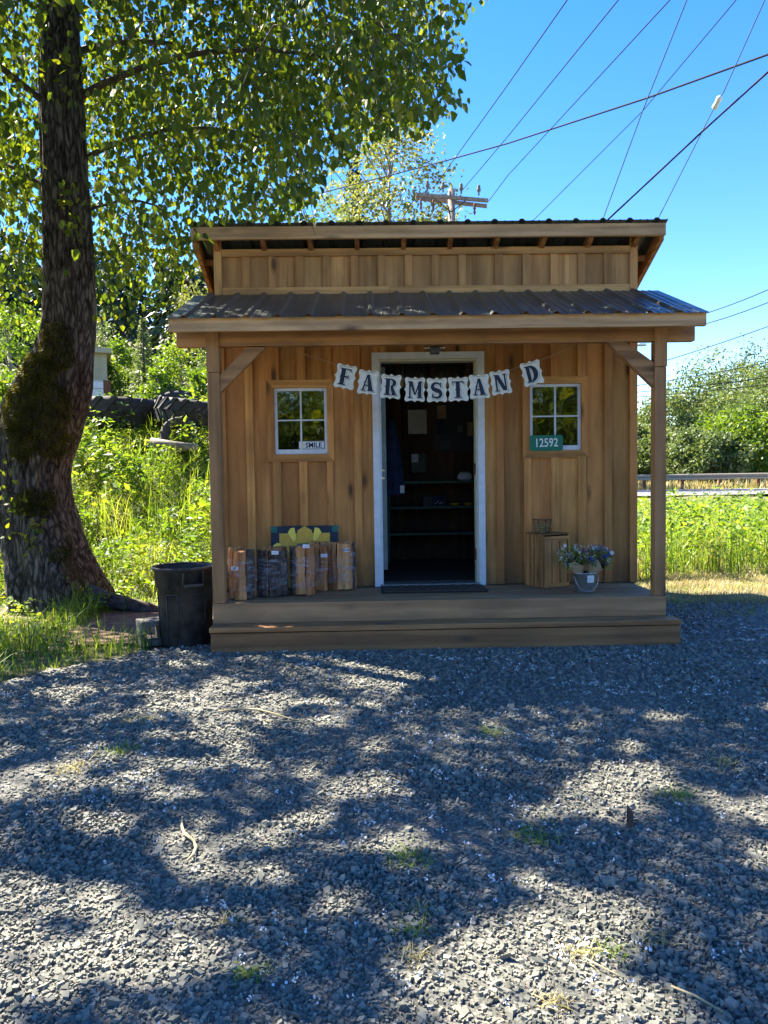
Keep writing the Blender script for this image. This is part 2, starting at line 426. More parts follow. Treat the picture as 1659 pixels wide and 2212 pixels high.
def unit(a): return a / np.maximum(np.linalg.norm(a, axis=-1, keepdims=True), 1e-9)
LEAF = np.array([(0, 0, 0), (.28, .5, .10), (.66, .34, .06), (1, 0, -.06), (.66, -.34, .06), (.28, -.5, .10)])
LEAFF = [(0, 1, 2, 3), (0, 3, 4, 5)]
QUAD = np.array([(0, 0, 0), (.5, .5, .08), (1, 0, 0), (.5, -.5, .08)]); QUADF = [(0, 1, 2, 3)]
def leafV(P, D, Nn, L, Wd, T=LEAF):
    D = unit(D); Nn = Nn - (Nn * D).sum(1, keepdims=True) * D; Nn = unit(Nn); B = np.cross(Nn, D)
    L = np.asarray(L)[:, None, None] * np.ones((len(P), 1, 1)); Wd = np.asarray(Wd)[:, None, None] * np.ones((len(P), 1, 1))
    return P[:, None, :] + D[:, None, :] * T[None, :, 0:1] * L + B[:, None, :] * T[None, :, 1:2] * Wd + Nn[:, None, :] * T[None, :, 2:3] * Wd
def rnd_dir(n, zb=0.0):
    a = rng.normal(size=(n, 3)); a[:, 2] += zb; return unit(a)
BLF = [(0, 1, 3, 2), (2, 3, 5, 4), (4, 5, 6)]
def bladesV(P, H, Wd, bend, lean=.25):
    n = len(P); az = rng.uniform(0, 2 * np.pi, n); d = np.stack([np.cos(az), np.sin(az), 0 * az], 1)
    s = np.stack([-np.sin(az + rng.normal(0, .6, n)), np.cos(az), 0 * az], 1)
    ln = rng.normal(0, lean, n)
    out = np.empty((n, 7, 3))
    for i, (t, wf) in enumerate(((0, 1), (.4, .85), (.75, .55), (1, 0))):
        c = P + np.array([0, 0, 1.0])[None] * (H * (t - bend * .55 * t * t))[:, None] + d * (H * (bend * t * t + ln * t))[:, None]
        if i < 3:
            out[:, 2 * i] = c - s * (Wd * wf / 2)[:, None]; out[:, 2 * i + 1] = c + s * (Wd * wf / 2)[:, None]
        else: out[:, 6] = c
    return out

def sm(t): t = np.clip(t, 0, 1); return t * t * (3 - 2 * t)
def H(x, y):
    x = np.asarray(x, float); y = np.asarray(y, float)
    left = sm((y - 8.2) / 5.2) * 2.15 + sm((y - 30) / 60) * 9
    rt = sm((y - 12) / 16) * .42
    t = sm((x + 1.9) / 1.3) * 1.0
    h = left * (1 - t) + rt * t
    wob = .04 * np.sin(x * 1.7 + y * .9) * sm((np.abs(x - .4) - 3.2) / 2) * (y < 30)
    return h + wob

# ------------------------------------------------------------------ setting
def grid_sheet(name, xs, ys, fz, mat, **kw):
    X, Y = np.meshgrid(xs, ys, indexing='ij'); Z = fz(X, Y); V = np.stack([X, Y, Z], -1).reshape(-1, 3)
    nx, ny = len(xs), len(ys)
    f = [(i * ny + j, (i + 1) * ny + j, (i + 1) * ny + j + 1, i * ny + j + 1) for i in range(nx - 1) for j in range(ny - 1)]
    me = bpy.data.meshes.new(name); me.from_pydata(V.tolist(), [], f); me.materials.append(M[mat])
    for p in me.polygons: p.use_smooth = True
    o = bpy.data.objects.new(name, me); C.objects.link(o); return props(o, **kw)
xs = np.concatenate([-np.geomspace(600, 12, 22), np.arange(-11.5, 14, .4), np.geomspace(14, 600, 22)])
ys = np.concatenate([-np.geomspace(300, 6, 14), np.arange(-5.5, 42, .4), np.geomspace(42, 900, 22)])
grid_sheet('ground', xs, ys, lambda x, y: H(x, y) - .012, 'ground', kind='structure')

def gravel_in(x, y):
    n = .22 * np.sin(x * 2.3 + 1) + .15 * np.sin(x * 5.1 + y * 2) + .1 * np.sin(y * 6.3)
    leftb = np.interp(y, [-4, 3.4, 4.3, 5.2, 5.7, 6.1], [-9, -9, -3.1, -2.45, -1.9, -1.2])
    back = np.where(x > 2.2, 7.35 + .10 * np.sin(x * 3) , 6.0)
    return (x > leftb + n * .6) & (y < back + n * .25) & (x < 9)
bx = np.arange(-9, 9.01, .12); by = np.arange(-4, 8.01, .12)
vs = []; fs = []; idm = {}
for i, x in enumerate(bx[:-1]):
    for j, y in enumerate(by[:-1]):
        if gravel_in(np.array(x + .06), np.array(y + .06)):
            q = []
            for a, b in ((i, j), (i + 1, j), (i + 1, j + 1), (i, j + 1)):
                if (a, b) not in idm:
                    idm[a, b] = len(vs); vs.append((bx[a] + .03 * math.sin(a * 12.3 + b), by[b] + .03 * math.sin(b * 7.1 + a * 3), .004 + .008 * mnoise.noise(Vector((bx[a] * 2, by[b] * 2, 0)))))
                q.append(idm[a, b])
            fs.append(q)
me = bpy.data.meshes.new('gravel_bed'); me.from_pydata(vs, [], fs); me.materials.append(M['gravelbed'])
o = bpy.data.objects.new('gravel_bed', me); C.objects.link(o); props(o, kind='structure')

# hill far behind on the left
def hillz(x, y):
    return 24 * sm((y - 70) / 75) * (1 - sm((x + 34) / 60)) * (.9 + .15 * np.sin(x * .05)) + 2.0 + 9 * sm((y - 30) / 60) * (1 - sm((x + 1.9) / 1.3)) - 5 * sm((x + 10) / 30) - 8 * sm((75 - y) / 15)
grid_sheet('hill', np.linspace(-200, 60, 40), np.linspace(64, 260, 30), hillz, 'ground', kind='structure')

# road and far verge
rz = .47
def sheet(name, x0, x1, y0, y1, z, mat, **kw):
    return MB().add([(x0, y0, z), (x1, y0, z), (x1, y1, z), (x0, y1, z)], [(0, 1, 2, 3)]).build(name, mat, **kw)
sheet('road', -1, 160, 27.5, 37.2, rz, 'asphalt', kind='structure')
for yy in (28.1, 36.5): sheet('edge_line', 4, 160, yy, yy + .12, rz + .004, 'lane', kind='structure')
for yy in (32.1, 32.4): sheet('centre_line', 4, 160, yy, yy + .1, rz + .004, 'lane', kind='structure')

# gravel stones
def scatter(n, x0, x1, y0, y1): return rng.uniform(x0, x1, n), rng.uniform(y0, y1, n)
X = []; Y = []
for (y0, y1, dens) in ((1.15, 2.6, 9300), (2.6, 4, 5500), (4, 5.7, 2700), (5.7, 7.6, 950)):
    hw = .54 * y1 + .52; n = int(2 * hw * (y1 - y0) * dens); a, b = scatter(n, -.1 - hw, -.1 + hw, y0, y1); X.append(a); Y.append(b)
X = np.concatenate(X); Y = np.concatenate(Y); k = gravel_in(X, Y)
k &= ~((X > -1.36) & (X < 2.25) & (Y > 5.6)) & (np.abs(X + .1) < .54 * Y + .50)
X = X[k]; Y = Y[k]; n = len(X)
sz = np.clip(rng.lognormal(np.log(.0064), .42, n), .0032, .020) * np.interp(Y, [1, 3, 4.5, 6], [1.0, 1.12, 1.45, 1.7])
big = rng.random(n) < .012; sz[big] *= 1.5
ang = np.arange(4) * 2 * np.pi / 4
th = ang[None] + rng.uniform(-.5, .5, (n, 4)) + rng.uniform(0, 6.28, (n, 1))
rr = sz[:, None] * rng.uniform(.7, 1.3, (n, 4)); st = rng.uniform(.5, 1.0, n)
V = np.empty((n, 8, 3)); hgt = sz * rng.uniform(.15, .55, n)
phi = rng.uniform(0, np.pi, n)
cx = np.cos(th) * rr; cy = np.sin(th) * rr * st[:, None]
ux = cx * np.cos(phi)[:, None] - cy * np.sin(phi)[:, None]; uy = cx * np.sin(phi)[:, None] + cy * np.cos(phi)[:, None]
ins = rng.uniform(.62, .97, (n, 4)); offx = rng.normal(0, .18, n) * sz; offy = rng.normal(0, .18, n) * sz
V[:, :4, 0] = ux; V[:, :4, 1] = uy; V[:, :4, 2] = -.006
V[:, 4:, 0] = ux * ins + offx[:, None]; V[:, 4:, 1] = uy * ins + offy[:, None]; V[:, 4:, 2] = hgt[:, None]
tx = rng.normal(0, .24, n); ty = rng.normal(0, .24, n)
V[:, :, 2] += V[:, :, 0] * tx[:, None] + V[:, :, 1] * ty[:, None]
base = .004 + rng.uniform(0, .007, n)
V += np.stack([X, Y, base], 1)[:, None, :]
tint = rng.beta(2.2, 2.4, n); tint[rng.random(n) < .02] = .97
batch('gravel', V, [(0, 1, 5, 4), (1, 2, 6, 5), (2, 3, 7, 6), (3, 0, 4, 7), (4, 5, 6, 7)], tint, 'stone', kind='stuff',
      label='dark crushed grey gravel in front of the wooden farm stand', category='gravel')

# seed fluff
a, b = [], []
for _ in range(260):
    cx_, cy_ = rng.uniform(-3.5, 3.5), rng.uniform(1.2, 6.6)
    mcl = int(rng.integers(1, 12)); s_ = rng.uniform(.02, .16)
    a += list(rng.normal(cx_, s_ * 1.6, mcl)); b += list(rng.normal(cy_, s_, mcl))
a += list(rng.uniform(-4, 4, 800)); b += list(rng.uniform(1.2, 7, 800))
a = np.array(a); b = np.array(b); k = gravel_in(a, b) & ~((a > -1.36) & (a < 2.25) & (b > 5.6)); a = a[k]; b = b[k]
q = 7; P = np.repeat(np.stack([a, b, np.full(len(a), .016)], 1), q, 0); n = len(P)
P += rng.normal(0, 1, (n, 3)) * np.repeat(rng.uniform(.003, .008, len(a)), q)[:, None] * [1.3, 1.3, .5]
sF = rng.uniform(.004, .011, n)
batch('seed_fluff', leafV(P, rnd_dir(n), rnd_dir(n), sF, sF, QUAD), QUADF, rng.random(n), 'fluff', kind='stuff',
      label='white cottonwood seed fluff strewn over the dark gravel', category='seed fluff')

# ------------------------------------------------------------------ farm stand
YW = 6.55
XL, XR = -1.4335, 2.238
ZD = .353
B = thing('farm_stand', 'small board-and-batten wooden farm stand with porch and charcoal metal roof', 'farm stand', (.4, 7.5, 0))
m_ = .41
RY, RZ = 6.38, 3.44       # front top edge of the upper roof frame
def roofz(y): return RZ - m_ * (y - RY)
def pz(y): return 2.515 - (-.405) * (y - 5.565)   # porch roof frame top
BP = .2335
first = XL
batl = []
x = XL + .065
xs_b = [at(px, 900, YW).x for px in (530.3, 587.5, 645, 704, 763)] + [at(px, 900, YW).x for px in (1071, 1130.5, 1190, 1248, 1305)]
bat_x0 = [XL] + xs_b[:5] + [None] + xs_b[5:] + [XR - .066]
bw = .067
cent = [XL + .033] + [v + bw / 2 for v in xs_b[:5]] + [xs_b[4] + bw / 2 + BP, xs_b[4] + bw / 2 + 2 * BP, xs_b[4] + bw / 2 + 3 * BP, xs_b[4] + bw / 2 + 4 * BP] + [v + bw / 2 for v in xs_b[5:]] + [XR - .033]
# drop crowded ones
cl = []
for c_ in cent:
    if not cl or c_ - cl[-1] > .15: cl.append(c_)
cent = cl
DX0, DX1, DZ1 = -.0876, .8925, 2.402
def rect(px0, py0, px1, py1, y=YW):
    p = at(px0, (py0 + py1) / 2, y); q = at(px1, (py0 + py1) / 2, y); u = at((px0 + px1) / 2, py0, y); v = at((px0 + px1) / 2, py1, y)
    return p.x, q.x, v.z, u.z
W1 = rect(577, 821, 720.5, 997.5); W2 = rect(1128.8, 813, 1272, 988.5)
W1s = rect(593, 838, 707, 981); W2s = rect(1144.2, 829, 1255, 972.5)
opens = [(DX0 + .01, DX1 - .01, 0, DZ1 - .01), (W1[0] + .01, W1[1] - .01, W1[2] + .01, W1[3] - .01), (W2[0] + .01, W2[1] - .01, W2[2] + .01, W2[3] - .01)]
def zsplit(x0, x1, z0, z1):
    """parts of the column x0..x1 that lie outside the openings"""
    out = [(x0, x1, z0, z1)]
    for ox0, ox1, oz0, oz1 in opens:
        nxt = []
        for a, b, c, d in out:
            if b <= ox0 or a >= ox1 or d <= oz0 or c >= oz1: nxt.append((a, b, c, d)); continue
            if a < ox0: nxt.append((a, ox0, c, d))
            if b > ox1: nxt.append((ox1, b, c, d))
            a2, b2 = max(a, ox0), min(b, ox1)
            if c < oz0: nxt.append((a2, b2, c, oz0))
            if d > oz1: nxt.append((a2, b2, oz1, d))
        out = nxt
    return [r for r in out if r[1] - r[0] > .012 and r[3] - r[2] > .02]
for i in range(len(cent) - 1):
    for a, b, c, d in zsplit(cent[i] + .001, cent[i + 1] - .001, ZD + .004, 2.86):
        MB().box(a, b, YW + .012, YW + .034, c, d).build('board', 'siding_z', B)
for i, cx_ in enumerate(cent):
    a0, b0 = cx_ - bw / 2 + random.uniform(-.002, .002), cx_ + bw / 2 + random.uniform(-.002, .002)
    if i == 0: a0 = XL - .002
    if i == len(cent) - 1: b0 = XR + .002
    for a, b, c, d in zsplit(a0, b0, ZD + .003, 2.86):
        MB().box(a, b, YW - .014, YW + .0105, c, d, .002).build('batten', 'siding_z', B)
# upper wall
UZ0, UZ1 = at(900, 618, YW).z, at(900, 551.5, YW).z
UT = at(900, 535.5, YW).z; UB = at(900, 632.5, YW).z - .10
for i in range(len(cent) - 1):
    MB().box(cent[i] + .001, cent[i + 1] - .001, YW + .012, YW + .034, UZ0 - .01, UT - .01).build('board', 'upper_z', B)
for i, cx_ in enumerate(cent[1:-1]):
    MB().box(cx_ - bw / 2, cx_ + bw / 2, YW - .010, YW + .0105, UZ0, UZ1, .002).build('batten', 'upper_z', B)
xm = .08
for a, b in ((XL + .066, xm), (xm + .003, XR - .066)):
    MB().box(a, b, YW - .012, YW + .0105, UB, UZ0 - .001, .002).build('trim_board', 'upper_x', B)
MB().box(XL + .066, XR - .066, YW - .013, YW + .0105, UZ1 + .001, UT, .002).build('trim_board', 'upper_x', B)
for a, b in ((XL - .002, XL + .064), (XR - .064, XR + .002)):
    MB().box(a, b, YW - .015, YW + .0105, 2.861, 3.395, .002).build('corner_board', 'upper_z', B)
# side and rear walls
YR = 8.92
for sx, x0, x1 in ((-1, XL + .0, XL + .022), (1, XR - .022, XR)):
    yy = YW + .036
    while yy < YR - .05:
        y1 = min(yy + BP, YR)
        o = MB().add([(x0, yy + .001, .1), (x1, yy + .001, .1), (x1, y1 - .001, .1), (x0, y1 - .001, .1), (x0, yy + .001, roofz(yy) - .11), (x1, yy + .001, roofz(yy) - .11), (x1, y1 - .001, roofz(y1) - .11), (x0, y1 - .001, roofz(y1) - .11)],
                     [(0, 3, 2, 1), (4, 5, 6, 7), (0, 1, 5, 4), (2, 3, 7, 6), (1, 2, 6, 5), (3, 0, 4, 7)]).build('side_board', 'siding_z', B)
        xa, xb = (x0 - .02, x0 - .001) if sx < 0 else (x1 + .001, x1 + .02)
        if yy > YW + .1: MB().box(xa, xb, yy - .033, yy + .033, .1, roofz(yy) - .125).build('side_batten', 'siding_z', B)
        yy += BP
xx = XL
YI = 8.76
while xx < XR - .02:
    x1 = min(xx + .21, XR)
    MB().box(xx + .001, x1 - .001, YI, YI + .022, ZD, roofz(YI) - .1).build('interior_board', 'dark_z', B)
    MB().box(xx + .001, x1 - .001, YR, YR + .02, .1, roofz(YR) - .1).build('rear_board', 'siding_z', B)
    xx += .21
for x0, x1 in ((XL + .03, XL + .05), (XR - .05, XR - .03)):
    MB().add([(x0, YW + .04, ZD), (x1, YW + .04, ZD), (x1, YI - .002, ZD), (x0, YI - .002, ZD), (x0, YW + .04, 3.25), (x1, YW + .04, 3.25), (x1, YI - .002, 2.34), (x0, YI - .002, 2.34)],
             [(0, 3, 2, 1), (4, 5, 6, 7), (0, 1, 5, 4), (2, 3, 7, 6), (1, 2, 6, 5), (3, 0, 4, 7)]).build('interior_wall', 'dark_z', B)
# inner face of the front wall (dark)
for a, b, c, d in zsplit(XL + .052, XR - .052, ZD + .01, 3.2):
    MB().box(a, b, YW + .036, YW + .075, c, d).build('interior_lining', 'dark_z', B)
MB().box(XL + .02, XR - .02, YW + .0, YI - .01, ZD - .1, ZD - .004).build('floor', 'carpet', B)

# rafters, fascia, roof sheets
RYB = 9.2
nr = 10
for i in range(nr):
    xx = XL + .035 + i * (XR - XL - .07) / (nr - 1)
    w_ = .019
    z0, z1 = roofz(RY + .04), roofz(RYB - .05)
    MB().prism([(xx - w_, RY + .04, z0 - .095), (xx - w_, RY + .04, z0 - .003), (xx - w_, RYB - .05, z1 - .003), (xx - w_, RYB - .05, z1 - .095)], (2 * w_, 0, 0)).build('rafter', 'rafter', B)
FX0, FX1 = -1.59, 2.425
MB().box(FX0, FX1, RY - .002, RY + .036, RZ - .105, RZ - .001, .003).build('fascia_board', 'fascia_x', B)
MB().box(FX0, FX1, RYB - .04, RYB, roofz(RYB) - .11, roofz(RYB) - .006, .003).build('fascia_board', 'fascia_x', B)
for x0 in (FX0 + .002, FX1 - .04):
    z0, z1 = roofz(RY + .04), roofz(RYB - .045)
    MB().prism([(x0, RY + .038, z0 - .115), (x0, RY + .038, z0 - .003), (x0, RYB - .045, z1 - .003), (x0, RYB - .045, z1 - .115)], (.038, 0, 0)).build('barge_board', 'rafter', B)
for k_ in range(5):
    yy = RY + .35 + k_ * .55
    for a, b in ((FX0 + .042, XL - .002), (XR + .002, FX1 - .042)):
        MB().box(a, b, yy, yy + .05, roofz(yy) - .07, roofz(yy + .05) - .006).build('lookout', 'rafter', B)
def metal_sheet(name, x0, x1, y0, z0, y1, z1, pitch, ph, nparts):
    """ribbed roofing running from (y0,z0) to (y1,z1), as panels"""
    d = Vector((0, y1 - y0, z1 - z0)); nrm = Vector((0, -d.z, d.y)).normalized()
    if nrm.z < 0: nrm = -nrm
    prof = []; x = x0
    pts = [x0]; r = x0 + ph
    out = [(x0, 0.0)]
    while r < x1 - .01:
        for dx, h in ((-.030, 0), (-.011, .021), (.011, .021), (.030, 0)):
            if x0 < r + dx < x1: out.append((r + dx, h))
        for q in (.085, .145):
            if r + q + .008 < x1:
                out += [(r + q - .008, 0), (r + q - .004, .004), (r + q + .004, .004), (r + q + .008, 0)]
        r += pitch
    out.append((x1, 0.0))
    step = (x1 - x0) / nparts
    segs = [[] for _ in range(nparts)]
    for i in range(len(out) - 1):
        segs[min(int(((out[i][0] + out[i + 1][0]) / 2 - x0) / step), nparts - 1)].append((out[i], out[i + 1]))
    for sg in segs:
        pr = [sg[0][0]] + [s_[1] for s_ in sg]
        mb = MB(); n = len(pr); vs = []
        for t in (0, .5, 1):
            for lay in (0, 1):
                for (xx, h) in pr:
                    p = Vector((xx, y0, z0)) + d * t + nrm * (h - lay * .0025 + .002); vs.append(p)
        fs = []
        for a in (0, 1):
            for lay in (0, 1):
                o0 = (2 * a + lay) * n; o1 = (2 * (a + 1) + lay) * n
                fs += [(o0 + i, o0 + i + 1, o1 + i + 1, o1 + i) for i in range(n - 1)]
        fs += [(i, i + 1, n + i + 1, n + i) for i in range(n - 1)] + [(4 * n + i, 4 * n + i + 1, 5 * n + i + 1, 5 * n + i) for i in range(n - 1)]
        mb.add(vs, fs).build(name, 'roof', B)
metal_sheet('roof_panel', FX0 - .01, FX1 + .005, RY - .035, roofz(RY - .035), RYB + .04, roofz(RYB + .04), .2286, .05, 4)
PX0, PX1 = -1.582, 2.408
metal_sheet('porch_roof_panel', PX0 - .012, PX1 + .012, 5.528, pz(5.528), YW - .014, pz(YW - .014), .2286, .13, 4)
MB().box(PX0, PX1, 5.565, 5.603, 2.412, 2.513, .003).build('porch_fascia', 'fascia_x', B)
for x0 in (PX0 + .002, PX1 - .04):
    MB().prism([(x0, 5.604, pz(5.604) - .1), (x0, 5.604, pz(5.604) - .004), (x0, YW - .016, pz(YW) - .01), (x0, YW - .016, pz(YW) - .11)], (.038, 0, 0)).build('porch_barge', 'fascia_y', B)
for i in range(9):
    xx = PX0 + .25 + i * (PX1 - PX0 - .5) / 8
    MB().prism([(xx - .019, 5.604, pz(5.604) - .09), (xx - .019, 5.604, pz(5.604) - .004), (xx - .019, YW - .012, pz(YW) - .01), (xx - .019, YW - .012, pz(YW) - .095)], (.038, 0, 0)).build('porch_rafter', 'beam_y', B)
# beam, posts, braces
YP = 5.785
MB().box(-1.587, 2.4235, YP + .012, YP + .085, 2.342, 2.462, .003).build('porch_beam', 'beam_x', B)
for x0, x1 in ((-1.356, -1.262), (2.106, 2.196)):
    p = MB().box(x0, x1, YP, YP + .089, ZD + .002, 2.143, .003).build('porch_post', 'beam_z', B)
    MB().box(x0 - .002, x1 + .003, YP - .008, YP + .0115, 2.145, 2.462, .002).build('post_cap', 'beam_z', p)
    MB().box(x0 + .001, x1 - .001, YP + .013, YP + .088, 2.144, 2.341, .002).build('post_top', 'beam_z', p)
def brace(pts):
    P_ = [at(px, py, YP + .015) for px, py in pts]
    MB().prism(P_, (0, .06, 0)).build('knee_brace', 'beam_x', B)
brace([(474.5, 811), (474.5, 849), (573, 750), (534, 750)])
brace([(1311, 738), (1350, 738), (1413, 783), (1413, 836)])
# deck
DXa, DXb = -1.3576, 2.1972
yy = YP + .0; k_ = 0
while yy < YW + .3:
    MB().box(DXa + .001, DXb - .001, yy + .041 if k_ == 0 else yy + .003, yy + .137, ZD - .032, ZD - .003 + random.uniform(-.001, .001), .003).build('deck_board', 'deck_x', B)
    yy += .139; k_ += 1
MB().box(DXa, DXb, YP, YP + .038, .198, ZD - .001, .003).build('rim_board', 'deck_x', B)
for x0 in (DXa + .001, DXb - .039): MB().box(x0, x0 + .038, YP + .039, YW + .2, .02, ZD - .034).build('side_joist', 'deck_y', B)
MB().box(DXa, DXb, YP + .001, YP + .036, .02, .197).build('lower_rim', 'step_x', B)
YS = 5.612
MB().box(-1.354, 2.250, YS, YP - .001, .158, .197, .003).build('step_tread', 'step_x', B)
MB().box(-1.345, 2.243, YS + .008, YS + .046, -.01, .151, .003).build('step_riser', 'step_x', B)
for x0 in (-1.345, 2.205): MB().box(x0, x0 + .038, YS + .047, YP - .002, -.01, .150).build('step_side', 'step_y', B)

# windows
def window(fr, sa, pns):
    x0, x1, z0, z1 = fr; a0, a1, c0, c1 = sa
    wnd = MB()
    y0, y1 = YW + .004, YW + .034
    t = .026
    wnd.box(a0, a0 + t, y0, y1, c0, c1, .002); wnd.box(a1 - t, a1, y0, y1, c0, c1, .002)
    wnd.box(a0 + t, a1 - t, y0, y1, c1 - t, c1, .002); wnd.box(a0 + t, a1 - t, y0, y1, c0, c0 + .042, .002)
    wo = wnd.build('window', 'white', B)
    cxm, czm = (a0 + a1) / 2, (c0 + c1) / 2 + .008
    MB().box(cxm - .007, cxm + .007, y0 + .003, y1 - .004, c0 + .042, c1 - t).build('muntin', 'white', wo)
    for s0, s1 in ((a0 + t, cxm - .007), (cxm + .007, a1 - t)):
        MB().box(s0, s1, y0 + .003, y1 - .004, czm - .006, czm + .006).build('muntin', 'white', wo)
        for q0, q1 in ((c0 + .042, czm - .006), (czm + .006, c1 - t)):
            MB().box(s0 + .0005, s1 - .0005, y0 + .014, y0 + .018, q0 + .0005, q1 - .0005).build('pane', 'glass', wo)
    yf0, yf1 = YW - .0155, YW + .0115
    g = .0008
    MB().prism([(x0, yf0, z0), (a0 - g, yf0, c0 - g), (a0 - g, yf0, c1 + g), (x0, yf0, z1)], (0, yf1 - yf0, 0)).build('casing', 'siding_z', wo)
    MB().prism([(x1, yf0, z1), (a1 + g, yf0, c1 + g), (a1 + g, yf0, c0 - g), (x1, yf0, z0)], (0, yf1 - yf0, 0)).build('casing', 'siding_z', wo)
    MB().prism([(x0 + g, yf0, z1), (a0, yf0, c1 + g), (a1, yf0, c1 + g), (x1 - g, yf0, z1)], (0, yf1 - yf0, 0)).build('casing', 'siding_x', wo)
    MB().prism([(x1 - g, yf0, z0), (a1, yf0, c0 - g), (a0, yf0, c0 - g), (x0 + g, yf0, z0)], (0, yf1 - yf0, 0)).build('casing', 'siding_x', wo)
    mb = MB()
    mb.box(a0 - .012, a0 - .001, yf1, YW + .075, c0 - .01, c1 + .01); mb.box(a1 + .001, a1 + .02, yf1, YW + .075, c0 - .01, c1 + .01)
    mb.box(a0 - .001, a1 + .001, yf1, YW + .075, c1 + .001, c1 + .012); mb.box(a0 - .001, a1 + .001, yf1, YW + .075, c0 - .012, c0 - .001)
    mb.build('reveal', 'siding_z', wo)
window(W1, W1s, None); window(W2, W2s, None)

# door frame
ow_ = .058
df = MB().prism([(DX0, YW - .02, ZD + .001), (DX0 + ow_, YW - .02, ZD + .001), (DX0 + ow_, YW - .02, DZ1 - ow_), (DX0, YW - .02, DZ1)], (0, .05, 0)).prism(
    [(DX1, YW - .02, DZ1), (DX1 - ow_, YW - .02, DZ1 - ow_), (DX1 - ow_, YW - .02, ZD + .001), (DX1, YW - .02, ZD + .001)], (0, .05, 0)).prism(
    [(DX0 + .001, YW - .02, DZ1), (DX0 + ow_, YW - .02, DZ1 - ow_ + .001), (DX1 - ow_, YW - .02, DZ1 - ow_ + .001), (DX1 - .001, YW - .02, DZ1)], (0, .05, 0)).build('door_frame', 'white', B)
MB().box(DX0 + ow_ + .0, DX0 + ow_ + .018, YW + .0, YW + .13, ZD + .001, DZ1 - ow_ - .019).build('jamb', 'white', df)
MB().box(DX1 - ow_ - .018, DX1 - ow_, YW + .0, YW + .13, ZD + .001, DZ1 - ow_ - .019).build('jamb', 'cream', df)
MB().box(DX0 + ow_, DX1 - ow_, YW + .0, YW + .13, DZ1 - ow_ - .018, DZ1 - ow_ - .001).build('head_jamb', 'cream', df)
MB().box(DX0 + ow_ - .01, DX1 - ow_ + .01, YW - .03, YW + .12, ZD + .0, ZD + .022, .004).build('threshold', 'metal', df)
# open door, swung inward against the left side
dl = MB().box(.0, .045, YW + .14, YW + .93, ZD + .13, 2.30, .003).build('door', 'door', B, label='grey green door swung open into the dark interior')
dl.location.x += -.015
for zz in (1.31, 1.38):
    MB().box(-.014, .030, YW + .128, YW + .138, zz - .012, zz + .012, .003).build('latch_plate', 'chrome', dl)
for zz in (.62, 1.38):
    MB().box(DX1 - ow_ - .024, DX1 - ow_ - .0185, YW + .02, YW + .12, zz - .05, zz + .05).build('hinge', 'rust', df)

# porch light
pl = MB().box(.372, .448, 5.905, 5.965, 2.285, 2.345, .006).build('porch_light', 'black', B)
for sx in (-1, 1):
    MB().lathe([(.0, -.03), (.022, -.022), (.03, 0), (.022, .022), (0, .03)], (.41 + sx * .055, 5.935, 2.335), 12).build('lamp_globe', 'glass', pl)
MB().box(.395, .425, 5.88, 5.96, 2.343, 2.40).build('bracket', 'black', pl)

# ------------------------------------------------------------------ letter helpers
def text_mesh(body, size, depth, bold=0.0, sx=1.0):
    cu = bpy.data.curves.new('t', 'FONT'); cu.body = body; cu.size = size; cu.extrude = depth; cu.offset = bold
    cu.align_x = 'CENTER'; cu.align_y = 'CENTER'; cu.resolution_u = 3
    ob = bpy.data.objects.new('t', cu); C.objects.link(ob)
    bpy.context.view_layer.update()
    dg = bpy.context.evaluated_depsgraph_get()
    me = bpy.data.meshes.new_from_object(ob.evaluated_get(dg))
    bpy.data.objects.remove(ob)
    vs = [(v.co.x * sx, v.co.y, v.co.z) for v in me.vertices]; fs = [list(p.vertices) for p in me.polygons]
    mb = MB(); mb.add(vs, fs); bpy.data.meshes.remove(me); return mb
def wall_xf(c, rot=0.0, tilt=0.0):
    """text plane (x right, y up) to a vertical plane facing the camera at c"""
    return Matrix.Translation(c) @ Matrix.Rotation(-rot, 4, 'Y') @ Matrix.Rotation(R(90) + tilt, 4, 'X')

